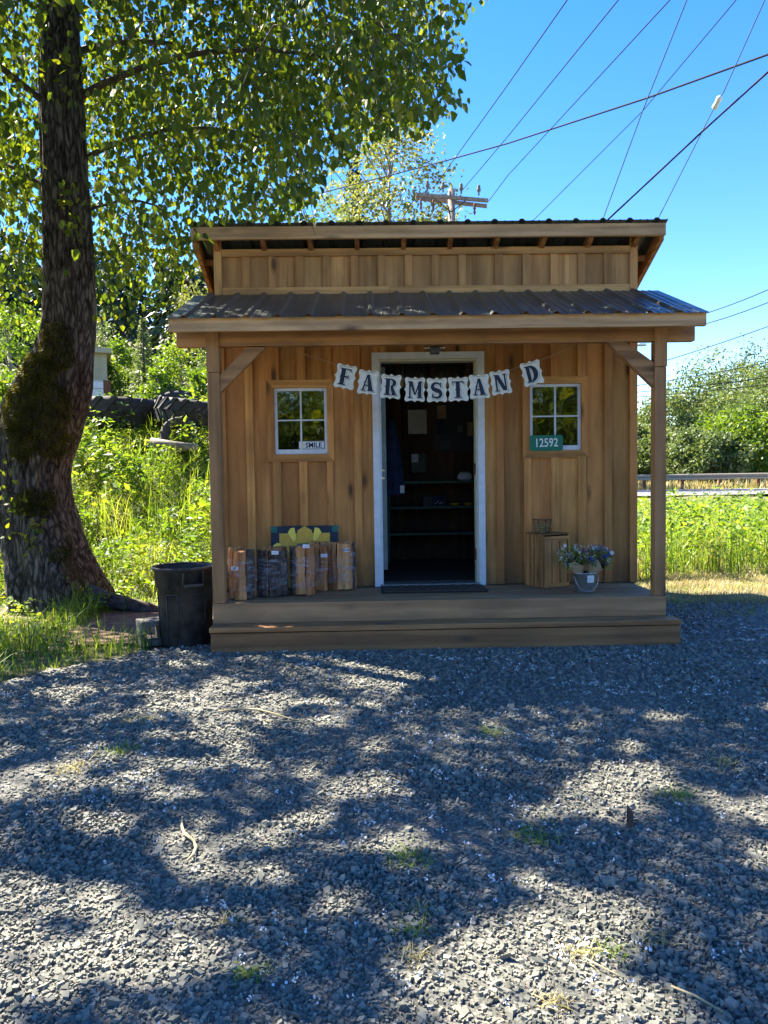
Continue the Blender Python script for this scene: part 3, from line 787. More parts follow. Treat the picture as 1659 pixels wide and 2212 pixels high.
# western letters as polygons in a box 0..1 x 0..1.35
def poly_letters(ch):
    Pp = []
    def q(*p): Pp.append(list(p))
    def serif(x0, x1, y, t=.09): q((x0, y), (x1, y), (x1, y + t), (x0, y + t))
    if ch == 'F':
        q((.15, .05), (.50, .05), (.50, 1.3), (.15, 1.3)); serif(.03, .62, 0); serif(.03, .95, 1.26); q((.95, 1.05), (.95, 1.3), (.80, 1.26)); q((.5, .62), (.78, .62), (.78, .75), (.5, .75)); q((.72, .52), (.80, .52), (.80, .85), (.72, .85)); q((.08, .66), (.16, .58), (.16, .76))
    if ch in 'A':
        q((.42, 1.33), (.62, 1.33), (.98, .05), (.60, .05)); q((.42, 1.33), (.52, 1.33), (.22, .05), (.08, .05)); serif(0, .35, 0); serif(.52, 1.05, 0); q((.24, .40), (.62, .40), (.62, .50), (.27, .50)); q((.18, .72), (.28, .62), (.32, .80))
    if ch == 'R':
        q((.12, .05), (.45, .05), (.45, 1.3), (.12, 1.3)); serif(.0, .56, 0); serif(0, .6, 1.24)
        pts = [(.45, 1.33)] + [(.55 + .40 * math.sin(a), .98 + .35 * math.cos(a)) for a in np.linspace(0, math.pi, 9)] + [(.45, .63), (.45, .72)] + [(.52 + .16 * math.sin(a), .98 + .25 * math.cos(a)) for a in np.linspace(math.pi, 0, 7)] + [(.45, 1.24)]
        n = 9
        out = [(.5 + .46 * math.sin(a), .98 + .35 * math.cos(a)) for a in np.linspace(0, math.pi, n)]; inn = [(.5 + .16 * math.sin(a), .98 + .24 * math.cos(a)) for a in np.linspace(0, math.pi, n)]
        for i in range(n - 1): q(out[i], out[i + 1], inn[i + 1], inn[i])
        q((.5, .66), (.72, .70), (1.0, .05), (.66, .05)); serif(.62, 1.08, 0); q((.04, .66), (.13, .58), (.13, .76))
    if ch == 'M':
        q((.06, .05), (.20, .05), (.20, 1.3), (.06, 1.3)); q((.78, .05), (1.06, .05), (1.06, 1.3), (.78, 1.3)); q((.06, 1.33), (.34, 1.33), (.60, .25), (.48, .25)); q((.84, 1.33), (1.0, 1.33), (.60, .25), (.50, .25)); serif(-.04, .32, 0); serif(.68, 1.14, 0); serif(-.04, .3, 1.26); serif(.82, 1.14, 1.26)
    if ch == 'S':
        c = []
        for a in np.linspace(R(20), R(270), 12): c.append((.5 + .33 * math.cos(a), .97 + .28 * math.sin(a)))
        for a in np.linspace(R(90), R(-160), 12): c.append((.5 + .34 * math.cos(a), .36 + .29 * math.sin(a)))
        n = len(c)
        for i in range(n - 1):
            def off(j):
                a = c[max(j - 1, 0)]; b = c[min(j + 1, n - 1)]; d = Vector((b[0] - a[0], b[1] - a[1])).normalized()
                wv = .05 + .12 * math.sin(math.pi * j / (n - 1)) ** 1.5
                return (c[j][0] - d.y * wv, c[j][1] + d.x * wv), (c[j][0] + d.y * wv, c[j][1] - d.x * wv)
            a, b = off(i), off(i + 1); q(a[0], a[1], b[1], b[0])
        q((.76, .9), (.86, .9), (.86, 1.3), (.78, 1.3)); q((.12, .02), (.20, .02), (.24, .42), (.14, .42))
    if ch == 'T':
        q((.34, .05), (.66, .05), (.66, 1.3), (.34, 1.3)); serif(.2, .8, 0); serif(.02, .98, 1.24); q((.02, 1.0), (.12, 1.26), (.02, 1.3)); q((.98, 1.0), (.98, 1.3), (.88, 1.26)); q((.27, .66), (.35, .58), (.35, .76)); q((.73, .66), (.65, .76), (.65, .58))
    if ch == 'N':
        q((.10, .05), (.24, .05), (.24, 1.3), (.10, 1.3)); q((.84, .05), (.97, .05), (.97, 1.3), (.84, 1.3)); q((.08, 1.33), (.42, 1.33), (.97, .02), (.66, .02)); serif(0, .36, 0); serif(.72, 1.08, 1.26); serif(0, .34, 1.26)
    if ch == 'D':
        q((.10, .05), (.40, .05), (.40, 1.3), (.10, 1.3)); serif(0, .52, 0); serif(0, .52, 1.24)
        n = 11
        out = [(.42 + .60 * math.sin(a), .665 + .665 * math.cos(a)) for a in np.linspace(0, math.pi, n)]; inn = [(.42 + .20 * math.sin(a), .665 + .50 * math.cos(a)) for a in np.linspace(0, math.pi, n)]
        for i in range(n - 1): q(out[i], out[i + 1], inn[i + 1], inn[i])
    return Pp
def letter_mb(ch, s, dx, dy, z, th_, grow=0.0):
    mb = MB()
    for i, pl_ in enumerate(poly_letters(ch)):
        cx_ = sum(p[0] for p in pl_) / len(pl_); cy_ = sum(p[1] for p in pl_) / len(pl_)
        pts = []
        for x, y in pl_:
            L_ = math.hypot(x - cx_, y - cy_) or 1; k = 1 + grow / L_
            pts.append((((cx_ + (x - cx_) * k) - .5) * s + dx, ((cy_ + (y - cy_) * k) - .675) * s + dy, z + i * .00004))
        mb.prism(pts, (0, 0, th_))
    return mb

# ------------------------------------------------------------------ letter banner
YB = 5.92
ban = thing('letter_banner', 'paper letter banner reading FARMSTAND on twine across the doorway', 'banner', at(930, 850, YB))
cards = [('F', 110, 190, -12), ('A', 275, 232, -7), ('R', 440, 262, -5), ('M', 615, 283, -2), ('S', 775, 287, 0), ('T', 930, 281, 1.5), ('A', 1083, 262, 3), ('N', 1238, 232, 8), ('D', 1465, 165, 14)]
quarter = [(0, 1.0), (.07, .93), (.18, .87), (.36, .85), (.52, .90), (.68, .95), (.84, .93), (.94, .83), (.95, .68), (.88, .52), (.83, .36), (.84, .20), (.91, .09), (1.0, 0)]
outl = quarter + [(x, -y) for x, y in quarter[::-1][1:]] + [(-x, -y) for x, y in quarter[1:]] + [(-x, y) for x, y in quarter[::-1][1:-1]]
hw_, hh_ = .0855, .1015
string = [at(618, 752, YB + .02)]
for i, (ch, cx_, cy_, rot) in enumerate(cards):
    c = at((1300 + cx_ / 1.8433) / 1.8228, (1380 + cy_ / 1.8433) / 1.8228, YB + .004 * (i % 2) + .0)
    X_ = wall_xf(c, R(rot))
    cd = MB().prism([(x * hw_, y * hh_, -.0007) for x, y in outl], (0, 0, .0014)).xf(X_).build('card', 'card', ban)
    s = .098
    rim = MB()
    n_ = len(outl)
    for j in range(n_):
        a, b = outl[j], outl[(j + 1) % n_]
        rim.add([(a[0] * hw_, a[1] * hh_, .0008), (b[0] * hw_, b[1] * hh_, .0008), (b[0] * hw_ * .985, b[1] * hh_ * .987, .0009), (a[0] * hw_ * .985, a[1] * hh_ * .987, .0009)], [(0, 1, 2, 3)])
    rim.xf(X_).build('card_edge', 'kraft', cd)
    letter_mb(ch, s, .0065, -.008, .0010, .0004, .012).xf(X_).build('letter_shadow', 'navy', cd)
    letter_mb(ch, s, .0035, -.005, .0020, .0004, .022).xf(X_).build('letter_gap', 'card', cd)
    letter_mb(ch, s, -.003, -.002, .0030, .0006).xf(X_).build('letter', 'navy', cd)
    MB().tube([X_ @ Vector((-.062, .083, -.002)), X_ @ Vector((-.05, .079, .004)), X_ @ Vector((.05, .079, .004)), X_ @ Vector((.062, .083, -.002))], .0016, 5).build('cord_loop', 'twine', cd)
    string += [X_ @ Vector((-.07, .078, -.004)), X_ @ Vector((.07, .078, -.004))]
string.append(at(1257, 741, YB + .02))
MB().tube(string, .0018, 5).build('twine', 'twine', ban)

# ------------------------------------------------------------------ signs in the windows
p = rect(1144, 940, 1216, 974, YW - .02)
sg = thing('number_sign', 'green house number sign reading 12592 at the right window corner', 'sign', ((p[0] + p[1]) / 2, YW - .02, p[2]))
def rrect(x0, x1, z0, z1, y, r, n=5):
    pts = []
    for cx_, cz, a0 in ((x1 - r, z1 - r, 0), (x0 + r, z1 - r, 90), (x0 + r, z0 + r, 180), (x1 - r, z0 + r, 270)):
        for k in range(n): a = R(a0 + 90 * k / (n - 1)); pts.append((cx_ + r * math.cos(a), y, cz + r * math.sin(a)))
    return pts
MB().prism(rrect(p[0], p[1], p[2], p[3], YW - .022, .022), (0, .003, 0)).build('plate', 'green_sign', sg)
text_mesh('12592', .105, .0008, .0012, .80).xf(wall_xf(Vector(((p[0] + p[1]) / 2, YW - .0232, (p[2] + p[3]) / 2)), R(1))).build('numerals', 'sign_white', sg)
p = rect(646, 953, 700, 969, YW + .012)
sg = thing('smile_sign', 'small white SMILE sign with a yellow flower on the left window', 'sign', ((p[0] + p[1]) / 2, YW + .03, p[2]))
yq = YW + .012
MB().box(p[0], p[1], yq, yq + .003, p[2], p[3]).build('plate', 'paper', sg)
MB().box(p[0] + .003, p[1] - .003, yq - .001, yq - .0002, p[3] - .005, p[3] - .003).build('border_line', 'navy', sg)
text_mesh('SMILE', .064, .0004, .0014, .9).xf(wall_xf(Vector((p[0] + .128, yq - .0008, p[2] + .028)))).build('lettering', 'navy', sg)
fl = MB()
for k in range(9):
    a = k * 2 * math.pi / 9; fl.prism([(p[0] + .032 + .004 * math.cos(a) , yq - .002, p[2] + .03 + .004 * math.sin(a)), (p[0] + .032 + .018 * math.cos(a + .3), yq - .002, p[2] + .03 + .018 * math.sin(a + .3)), (p[0] + .032 + .018 * math.cos(a - .3), yq - .002, p[2] + .03 + .018 * math.sin(a - .3))], (0, .001, 0))
fl.build('flower', 'yellow', sg)

# ------------------------------------------------------------------ interior
def ibox(name, label, cat, px0, py0, px1, py1, y0, y1, mat, **kw):
    x0, x1, z0, z1 = rect(px0, py0, px1, py1, y0)
    return MB().box(x0, x1, y0, y1, z0, z1, .002).build(name, mat, None, label=label, category=cat, **kw)
cr = lambda x, y: ((1400 + x / 2.2117) / 1.8228, (1340 + y / 2.2117) / 1.8228)
shf = thing('shelf_unit', 'three long shelves with green front edges on the back wall', 'shelf', (.4, 8.6, ZD))
for yy in (1235, 1455, 1685):
    a = at(*cr(700, yy), 8.40)
    s_ = MB().box(-1.2, 2.1, 8.415, YI - .002, a.z - .012, a.z + .012).build('shelf', 'dark_x', shf)
    MB().box(-1.2, 2.1, 8.40, 8.414, a.z - .014, a.z + .014).build('edge_strip', 'shelf', s_)
xx = at(*cr(285, 1600), 8.40).x
for x_ in (xx, 2.06, -1.2): MB().box(x_ - .02, x_ + .02, 8.38, 8.399, ZD, 1.12).build('upright', 'shelf', shf)
def irect(a): q0 = cr(a[0], a[1]); q1 = cr(a[2], a[3]); return q0[0], q0[1], q1[0], q1[1]
o = ibox('notice', 'white sheet of paper pinned to the dark back wall', 'notice', *irect((458, 605, 620, 815)), YI - .006, YI - .002, 'paper')
bd = thing('notice_board', 'dark framed board with small cards on the back wall', 'notice board', at(*cr(850, 960), YI - .03))
x0, x1, z0, z1 = rect(*irect((672, 540, 1060, 975)), YI - .03)
MB().box(x0, x1, YI - .02, YI - .002, z0, z1).build('backing', 'dusk', bd)
for a in ((x0, x1, z1 - .02, z1), (x0, x1, z0, z0 + .02)): MB().box(a[0], a[1], YI - .032, YI - .021, a[2], a[3]).build('frame_rail', 'dark_x', bd)
for a in ((x0, x0 + .02), (x1 - .02, x1)): MB().box(a[0], a[1], YI - .032, YI - .021, z0 + .021, z1 - .021).build('frame_rail', 'dark_z', bd)
for r_, mm in (((708, 565, 788, 682), 'kraft'), ((708, 700, 784, 815), 'denim'), ((735, 875, 822, 950), 'boxgreen'), ((890, 740, 935, 800), 'slate'), ((975, 715, 1020, 835), 'kraft')):
    a = rect(*irect(r_), YI - .025); MB().box(a[0], a[1], YI - .026, YI - .0205, a[2], a[3]).build('pinned_card', mm, bd)
bx_ = thing('payment_box', 'grey green metal payment box with a white label inside', 'box', at(*cr(550, 1155), YI - .12))
x0, x1, z0, z1 = rect(*irect((485, 990, 615, 1155)), YI - .12)
MB().box(x0, x1, YI - .12, YI - .002, z0, z1, .005).build('body', 'boxgreen', bx_); MB().box(x0, x1, YI - .128, YI - .121, z1 - .05, z1 + .004, .002).build('lid', 'boxgreen', bx_)
a = rect(*irect((488, 990, 546, 1062)), YI - .13); MB().box(a[0], a[1], YI - .131, YI - .1285, a[2], a[3]).build('label_sheet', 'paper', bx_)
# hanging coat
ct = MB(); prof = [(.030, 700), (.045, 760), (.06, 900), (.075, 1050), (.085, 1180), (.10, 1300), (.105, 1345)]
vs = []; nseg = 20
for r_, yy in prof:
    xl = np.interp(yy, [700, 900, 1345], [290, 268, 262]); xr_ = np.interp(yy, [700, 900, 1180, 1345], [335, 375, 410, 428])
    A_ = at(*cr(xl, yy), 7.6); B_ = at(*cr(xr_, yy), 7.6)
    for k in range(nseg):
        a = 2 * math.pi * k / nseg; f = 1 + .16 * math.sin(a * 5 + yy * .002)
        vs.append(((A_.x + B_.x) / 2 + (B_.x - A_.x) / 2 * math.cos(a) * f, 7.6 + r_ * math.sin(a) * f, A_.z))
ct.add(vs, [(i * nseg + k, i * nseg + (k + 1) % nseg, (i + 1) * nseg + (k + 1) % nseg, (i + 1) * nseg + k) for i in range(len(prof) - 1) for k in range(nseg)] + [tuple(range(nseg))], 0, True)
ct = ct.build('apron', 'denim', None, label='blue cloth apron hanging by the open door', category='apron')
a = rect(*irect((388, 1265, 425, 1330)), 7.49); MB().box(a[0], a[1], 7.490, 7.494, a[2], a[3]).build('care_tag', 'paper', ct)
for xx in (300, 365):
    MB().tube([at(*cr(xx, 1345), 7.55), at(*cr(xx + 5, 1450), 7.55), at(*cr(xx, 1580), 7.56)], .004, 5).build('tie_string', 'denim', ct)
bk = thing('tin_box', 'dark patterned tin on the middle shelf', 'tin', at(*cr(690, 1445), 8.5))
x0, x1, z0, z1 = rect(*irect((585, 1355, 790, 1445)), 8.48)
MB().box(x0, x1, 8.48, 8.62, z0, z1, .006).build('body', 'dusk', bk); MB().box(x0 + .1, x1 - .02, 8.476, 8.479, z0 + .02, z1 - .015).build('printed_panel', 'denim', bk)
for k in range(5):
    q_ = Vector((x0 + .14 + .018 * k, 8.474, z0 + .03 + .012 * (k % 3))); MB().lathe([(0, .008), (.008, 0), (0, -.008)], q_, 8).build('motif', 'paper', bk)
for a_, l_ in ((865, 'gold coloured bowl on the middle shelf nearest the tin'), (980, 'small gold bowl at the right end of the middle shelf')):
    c = at(*cr(a_, 1440), 8.5)
    MB().lathe([(.03, 0), (.035, .004), (.06, .028), (.058, .03), (.03, .008), (.0, .006)], (c.x, 8.52, at(*cr(700, 1455), 8.4).z + .013), 16).build('bowl', 'gold', None, label=l_, category='bowl')
c = at(*cr(955, 1215), 8.5)
MB().lathe([(.0, 0), (.07, 0), (.09, .03), (.085, .06), (.05, .10), (.02, .09), (0, .1)], (c.x, 8.55, at(*cr(700, 1235), 8.4).z + .013), 16, squash=.7).build('paper_bag', 'paper', None, label='crumpled white bag on the top shelf', category='bag')
MB().tube([at(*cr(565, 1480), 8.42), at(*cr(530, 1560), 8.43), at(*cr(480, 1640), 8.44), at(*cr(300, 1725), 8.42)], .005, 6).build('power_cord', 'black', None, label='black cord drooping between the lower shelves', category='cord')
c = on(*cr(240, 1950), ZD)
MB().lathe([(0, 0), (.025, 0), (.025, .14), (.02, .15), (0, .15)], (c.x, c.y, ZD), 14).build('canister', 'black', None, label='slim black canister on the floor below the open door', category='canister')

# doormat
mt_ = thing('doormat', 'brown doormat with a lattice pattern in front of the door', 'doormat', (.41, 6.2, ZD))
q = [on(823, 1263.6, ZD), on(1041, 1261.5, ZD), on(1060.8, 1278, ZD), on(827.6, 1282, ZD)]
x0 = q[0].x; x1 = q[2].x - .02; y0 = q[3].y; y1 = q[0].y - .02
MB().box(x0, x1, y0, y1, ZD - .001, ZD + .007, .002).build('base', 'matdark', mt_)
MB().box(x0 + .02, x1 - .02, y0 + .02, y1 - .02, ZD + .0075, ZD + .011).build('pile', 'mat', mt_)
lt = MB(); nx_ = 9; ww = (x1 - x0 - .06) / nx_
for i in range(nx_):
    for a_, b_ in ((0, 1), (1, 0)):
        xa = x0 + .03 + i * ww + a_ * ww; xb = x0 + .03 + i * ww + b_ * ww
        for (ya, yb) in ((y0 + .03, (y0 + y1) / 2), ((y0 + y1) / 2, y1 - .03)):
            lt.prism([(xa - .006, ya, ZD + .0112), (xa + .006, ya, ZD + .0112), (xb + .006, yb, ZD + .0112), (xb - .006, yb, ZD + .0112)], (0, 0, .002))
lt.build('lattice', 'matdark', mt_)

# ------------------------------------------------------------------ firewood bundles
def bundle(pxc, pyb, hgt, rad, label, barkp, tag, tagpos, seed, nlog=7):
    rs = random.Random(seed); c = on(pxc, pyb, ZD); c.y += rad
    t = thing('firewood_bundle', label, 'firewood', (c.x, c.y, ZD), 'shrink-wrapped firewood bundles for sale on the porch')
    # outer ring of split pieces with ragged wedge sections
    angs = sorted([i * 2 * math.pi / nlog + rs.uniform(-.22, .22) for i in range(nlog)])
    for i in range(nlog):
        a0 = angs[i] + .03; a1 = (angs[(i + 1) % nlog] + (2 * math.pi if i == nlog - 1 else 0)) - .03
        r0 = rad * rs.uniform(.05, .16)
        pts = [(r0 * math.cos((a0 + a1) / 2), r0 * math.sin((a0 + a1) / 2))]
        nn = 5
        for k in range(nn):
            a = a0 + (a1 - a0) * k / (nn - 1); rr_ = rad * (1 + rs.uniform(-.10, .05)); pts.append((rr_ * math.cos(a), rr_ * math.sin(a)))
        hb, ht = rs.uniform(0, .012), hgt * rs.uniform(.93, 1.03)
        lev = 8; vs = []; n = len(pts)
        wx, wy = rs.uniform(-.008, .008), rs.uniform(-.008, .008)
        for l in range(lev):
            z = hb + (ht - hb) * l / (lev - 1)
            for j, (x, y) in enumerate(pts):
                jt = .0 if j == 0 else .0045
                top = (l == lev - 1) * rs.uniform(-.012, .012)
                vs.append((c.x + x + wx * math.sin(l) + rs.uniform(-jt, jt), c.y + y + wy * math.sin(l * .8) + rs.uniform(-jt, jt), ZD + z + top))
        mb = MB(); bark = rs.random() < barkp
        fs = []
        for l in range(lev - 1):
            for j in range(n):
                mb_i = 1 if (bark and 1 <= j < n - 1) else 0
                fs.append(((l * n + j, l * n + (j + 1) % n, (l + 1) * n + (j + 1) % n, (l + 1) * n + j), mb_i))
        k0 = len(mb.v); mb.v += vs
        for f, mi in fs: mb.f.append([k0 + x for x in f]); mb.mi.append(mi); mb.sm.append(False)
        mb.f.append([k0 + x for x in range(n)][::-1]); mb.mi.append(0); mb.sm.append(False)
        mb.f.append([k0 + (lev - 1) * n + x for x in range(n)]); mb.mi.append(0); mb.sm.append(False)
        mb.build('log', ['firewood', 'logbark'], t)
    mb = MB(); n = 28; vs = []; zz = np.linspace(hgt * .16, hgt * .80, 7)
    for z in zz:
        for k in range(n):
            a = 2 * math.pi * k / n; r_ = rad * 1.07 + .003 * math.sin(a * 7 + z * 40) + rs.uniform(0, .003); vs.append((c.x + r_ * math.cos(a), c.y + r_ * math.sin(a), ZD + z + .006 * math.sin(a * 3 + z * 9)))
    mb.add(vs, [(i * n + k, i * n + (k + 1) % n, (i + 1) * n + (k + 1) % n, (i + 1) * n + k) for i in range(6) for k in range(n)], 0, True).build('shrink_wrap', 'film', t)
    p_ = at(*tagpos, c.y - rad * 1.10 - .004); X_ = wall_xf(p_, R(rs.uniform(-6, 4)))
    tg = MB().box(-.028, .028, -.015, .015, -.0006, .0006).xf(X_).build('price_tag', 'paper', t)
    text_mesh(tag, .026, .0003, .0007).xf(Matrix.Translation((0, -.0012, 0)) @ X_).build('price', 'navy' if tag.startswith('$') else 'boxgreen', tg)
bundle(519, 1297, .415, .113, 'leftmost firewood bundle of clean orange split wood by the porch post', .25, '$7', (507, 1228), 1, 6)
bundle(584, 1291, .395, .128, 'firewood bundle with dark shaggy bark second from the left post', .95, '- -', (594, 1194), 2, 7)
bundle(690, 1277, .410, .088, 'narrow reddish firewood bundle partly hidden behind the third one', .3, '- -', (700, 1200), 6, 5)
bundle(652, 1287, .405, .108, 'firewood bundle with one pale stick at its left, before the quilt board', .6, '- -', (661, 1180), 3, 6)
bundle(737, 1276, .400, .124, 'rightmost firewood bundle nearest the door with reddish wood and $7.00 tag', .5, '$7.00', (748.5, 1188), 4, 7)

# barn quilt board leaning on the wall
qb = thing('quilt_board', 'painted wooden quilt square with yellow petals leaning behind the firewood', 'painted board', (at(658, 1200, 6.47).x, 6.47, ZD))
L0, L1 = at(585, 1160, 6.5).x, at(731, 1160, 6.5).x; qs = L1 - L0; qc = (L0 + L1) / 2
ln_ = R(-7)
def quilt(pts, z, th_, mat, name):
    mb = MB().prism([(x * qs / 2, y * qs / 2 * .97, z) for x, y in pts], (0, 0, th_))
    mb.xf(Matrix.Translation((qc, 6.462, ZD + .002)) @ Matrix.Rotation(R(90) + ln_, 4, 'X') @ Matrix.Translation((0, qs / 2 * .9, 0))).build(name, mat, qb)
sq = lambda a, b, c, d: [(a, b), (c, b), (c, d), (a, d)]
quilt(sq(-1, -1, 1, 1), 0, .012, 'dusk', 'panel')
for sx in (-1, 1):
    for sy in (-1, 1): quilt(sq(sx * .81, sy * .81, sx, sy), .0125, .002, 'teal', 'corner_patch')
quilt(sq(-.75, -.78, .75, .78), .0125, .0015, 'gold', 'gold_field')
for k in range(4):
    a = k * math.pi / 2; ca, sa = math.cos(a), math.sin(a)
    rot = lambda pts: [(x * ca - y * sa, x * sa + y * ca) for x, y in pts]
    quilt(rot([(-.20, .58), (-.22, .86), (0, 1.0), (.22, .86), (.20, .58)]), .0145, .0016, 'gold', 'petal')
    for s_ in (-1, 1): quilt(rot([(s_ * .24, .60), (s_ * .30, .95), (s_ * .42, .93), (s_ * .50, .80), (s_ * .32, .5)]), .0165, .0016, 'yellow', 'petal')
quilt([(.5 * math.cos(a), .5 * math.sin(a)) for a in np.linspace(0, 2 * math.pi, 9)[:-1] + math.pi / 8], .0185, .0016, 'slate', 'centre')

# ------------------------------------------------------------------ crate, basket, bucket
c0 = on(1173, 1271.6, ZD); cl_ = on(1127.5, 1264.6, ZD); cr_ = on(1228, 1265.7, ZD)
ux = (cr_ - c0); uy = (cl_ - c0)
wR = ux.length; ang_ = math.atan2(ux.y, ux.x); wL = uy.length
ch_ = .452
crate = thing('wooden_crate', 'upended slatted wooden crate standing right of the door', 'crate', tuple(c0))
wL2 = .25; wR = max(wR, .2)
for i in range(4):   # left face slats (run vertical)
    a, b = i * wL2 / 4, (i + 1) * wL2 / 4 - .004
    MB().box(c0.x, c0.x + .010, c0.y + a, c0.y + b, ZD + .001, ZD + ch_ - .0 + random.uniform(-.004, .003)).build('slat', 'crate_z', crate)
    MB().box(c0.x + wR - .01, c0.x + wR, c0.y + a, c0.y + b, ZD + .001, ZD + ch_).build('slat', 'crate_z', crate)
for i in range(3):
    a, b = .016 + i * (wR - .03) / 3, .016 + (i + 1) * (wR - .03) / 3 - .009
    MB().box(c0.x + a, c0.x + b, c0.y + .0, c0.y + .010, ZD + .038, ZD + ch_ - .052).build('slat', 'crate_z', crate)
    MB().box(c0.x + a, c0.x + b, c0.y + wL2 - .014, c0.y + wL2 - .004, ZD + .038, ZD + ch_ - .052).build('slat', 'crate_z', crate)
MB().box(c0.x + .011, c0.x + wR - .011, c0.y - .004, c0.y + .012, ZD + .001, ZD + .037).build('end_rail', 'crate_x', crate)
MB().box(c0.x + .011, c0.x + wR - .011, c0.y - .004, c0.y + .012, ZD + ch_ - .051, ZD + ch_ - .012).build('end_rail', 'crate_x', crate)
for i in range(3):
    MB().box(c0.x, c0.x + wR, c0.y + .001 + i * wL2 / 3, c0.y + (i + 1) * wL2 / 3 - .004, ZD + ch_ - .0 + .001, ZD + ch_ + .012, .002).build('top_slat', 'crate_x', crate)
crate.rotation_euler.z = math.atan2(ux.y, ux.x) * .9
Mx = Matrix.Translation(c0) @ Matrix.Rotation(crate.rotation_euler.z, 4, 'Z') @ Matrix.Translation(-c0)
bc = at(1171, 1146, c0.y + .10); bc.z = ZD + ch_ + .014
bk = thing('wire_basket', 'dark wire egg basket with straw on top of the wooden crate', 'basket', tuple(bc))
for k in range(7):
    t_ = k / 6; r_ = .058 + .024 * t_; z = .004 + .112 * t_
    MB().tube([(bc.x + r_ * math.cos(a), bc.y + r_ * math.sin(a), bc.z + z) for a in np.linspace(0, 2 * math.pi, 21)], .0028 if k == 6 else .0016, 5, cap=False).build('ring', 'wire', bk)
for k in range(8):
    a = k * math.pi / 4 + .2
    MB().tube([(bc.x, bc.y, bc.z + .003), (bc.x + .058 * math.cos(a), bc.y + .058 * math.sin(a), bc.z + .003), (bc.x + .083 * math.cos(a), bc.y + .083 * math.sin(a), bc.z + .118)], .0022, 5).build('upright', 'wire', bk)
n = 260; P = np.stack([rng.normal(0, .028, n), rng.normal(0, .028, n), rng.uniform(.005, .08, n)], 1) + np.array(bc); dd = rnd_dir(n) * [1, 1, .45]
P -= dd * .03
batch('straw', leafV(P, dd, rnd_dir(n), rng.uniform(.05, .09, n), np.full(n, .0025), QUAD), QUADF, rng.random(n), GD, bk, kind='stuff')

bu = on(1268, 1281, ZD); bu.y += .065
bkt = thing('metal_bucket', 'galvanised bucket holding two bouquets beside the wooden crate', 'bucket', tuple(bu))
MB().lathe([(0, .002), (.076, .002), (.078, .006), (.092, .155), (.096, .158), (.096, .165), (.090, .165), (.074, .012), (0, .012)], bu, 28).build('body', 'metal', bkt)
hp = [(bu.x + .098 * math.cos(a), bu.y - .05 - .05 * math.sin(-a) * .9, bu.z + .15 + .135 * math.sin(a)) for a in np.linspace(math.pi, 2 * math.pi, 17)]
hp[0] = (bu.x - .098, bu.y, bu.z + .15); hp[-1] = (bu.x + .098, bu.y, bu.z + .15)
MB().tube(hp, .0028, 6).build('handle', 'metal', bkt)
nt_ = MB().box(-.027, .027, -.030, .030, -.0005, .0005).xf(Matrix.Translation((bu.x + .022, bu.y - .0935, bu.z + .118)) @ Matrix.Rotation(R(9), 4, 'X') @ Matrix.Rotation(R(90), 4, 'X')).build('price_note', 'paper', bkt)
for k in range(3): MB().box(bu.x + .003, bu.x + .038 - .01 * k, bu.y - .0965 + .001 * k, bu.y - .0955 + .001 * k, bu.z + .134 - .014 * k, bu.z + .1355 - .014 * k).build('note_line', 'denim', nt_)
fw = foliage('bouquet_white', [(.55, .58, .5), (.75, .75, .72), (.8, .72, .55)], .2, (1, 1, 1))
fp = foliage('bouquet_purple', [(.12, .04, .16), (.30, .14, .36), (.55, .42, .58)], .2, (1, 1, 1))
fb = foliage('bouquet_blue', [(.02, .02, .25), (.05, .05, .45), (.12, .10, .6)], .2, (1, 1, 1))
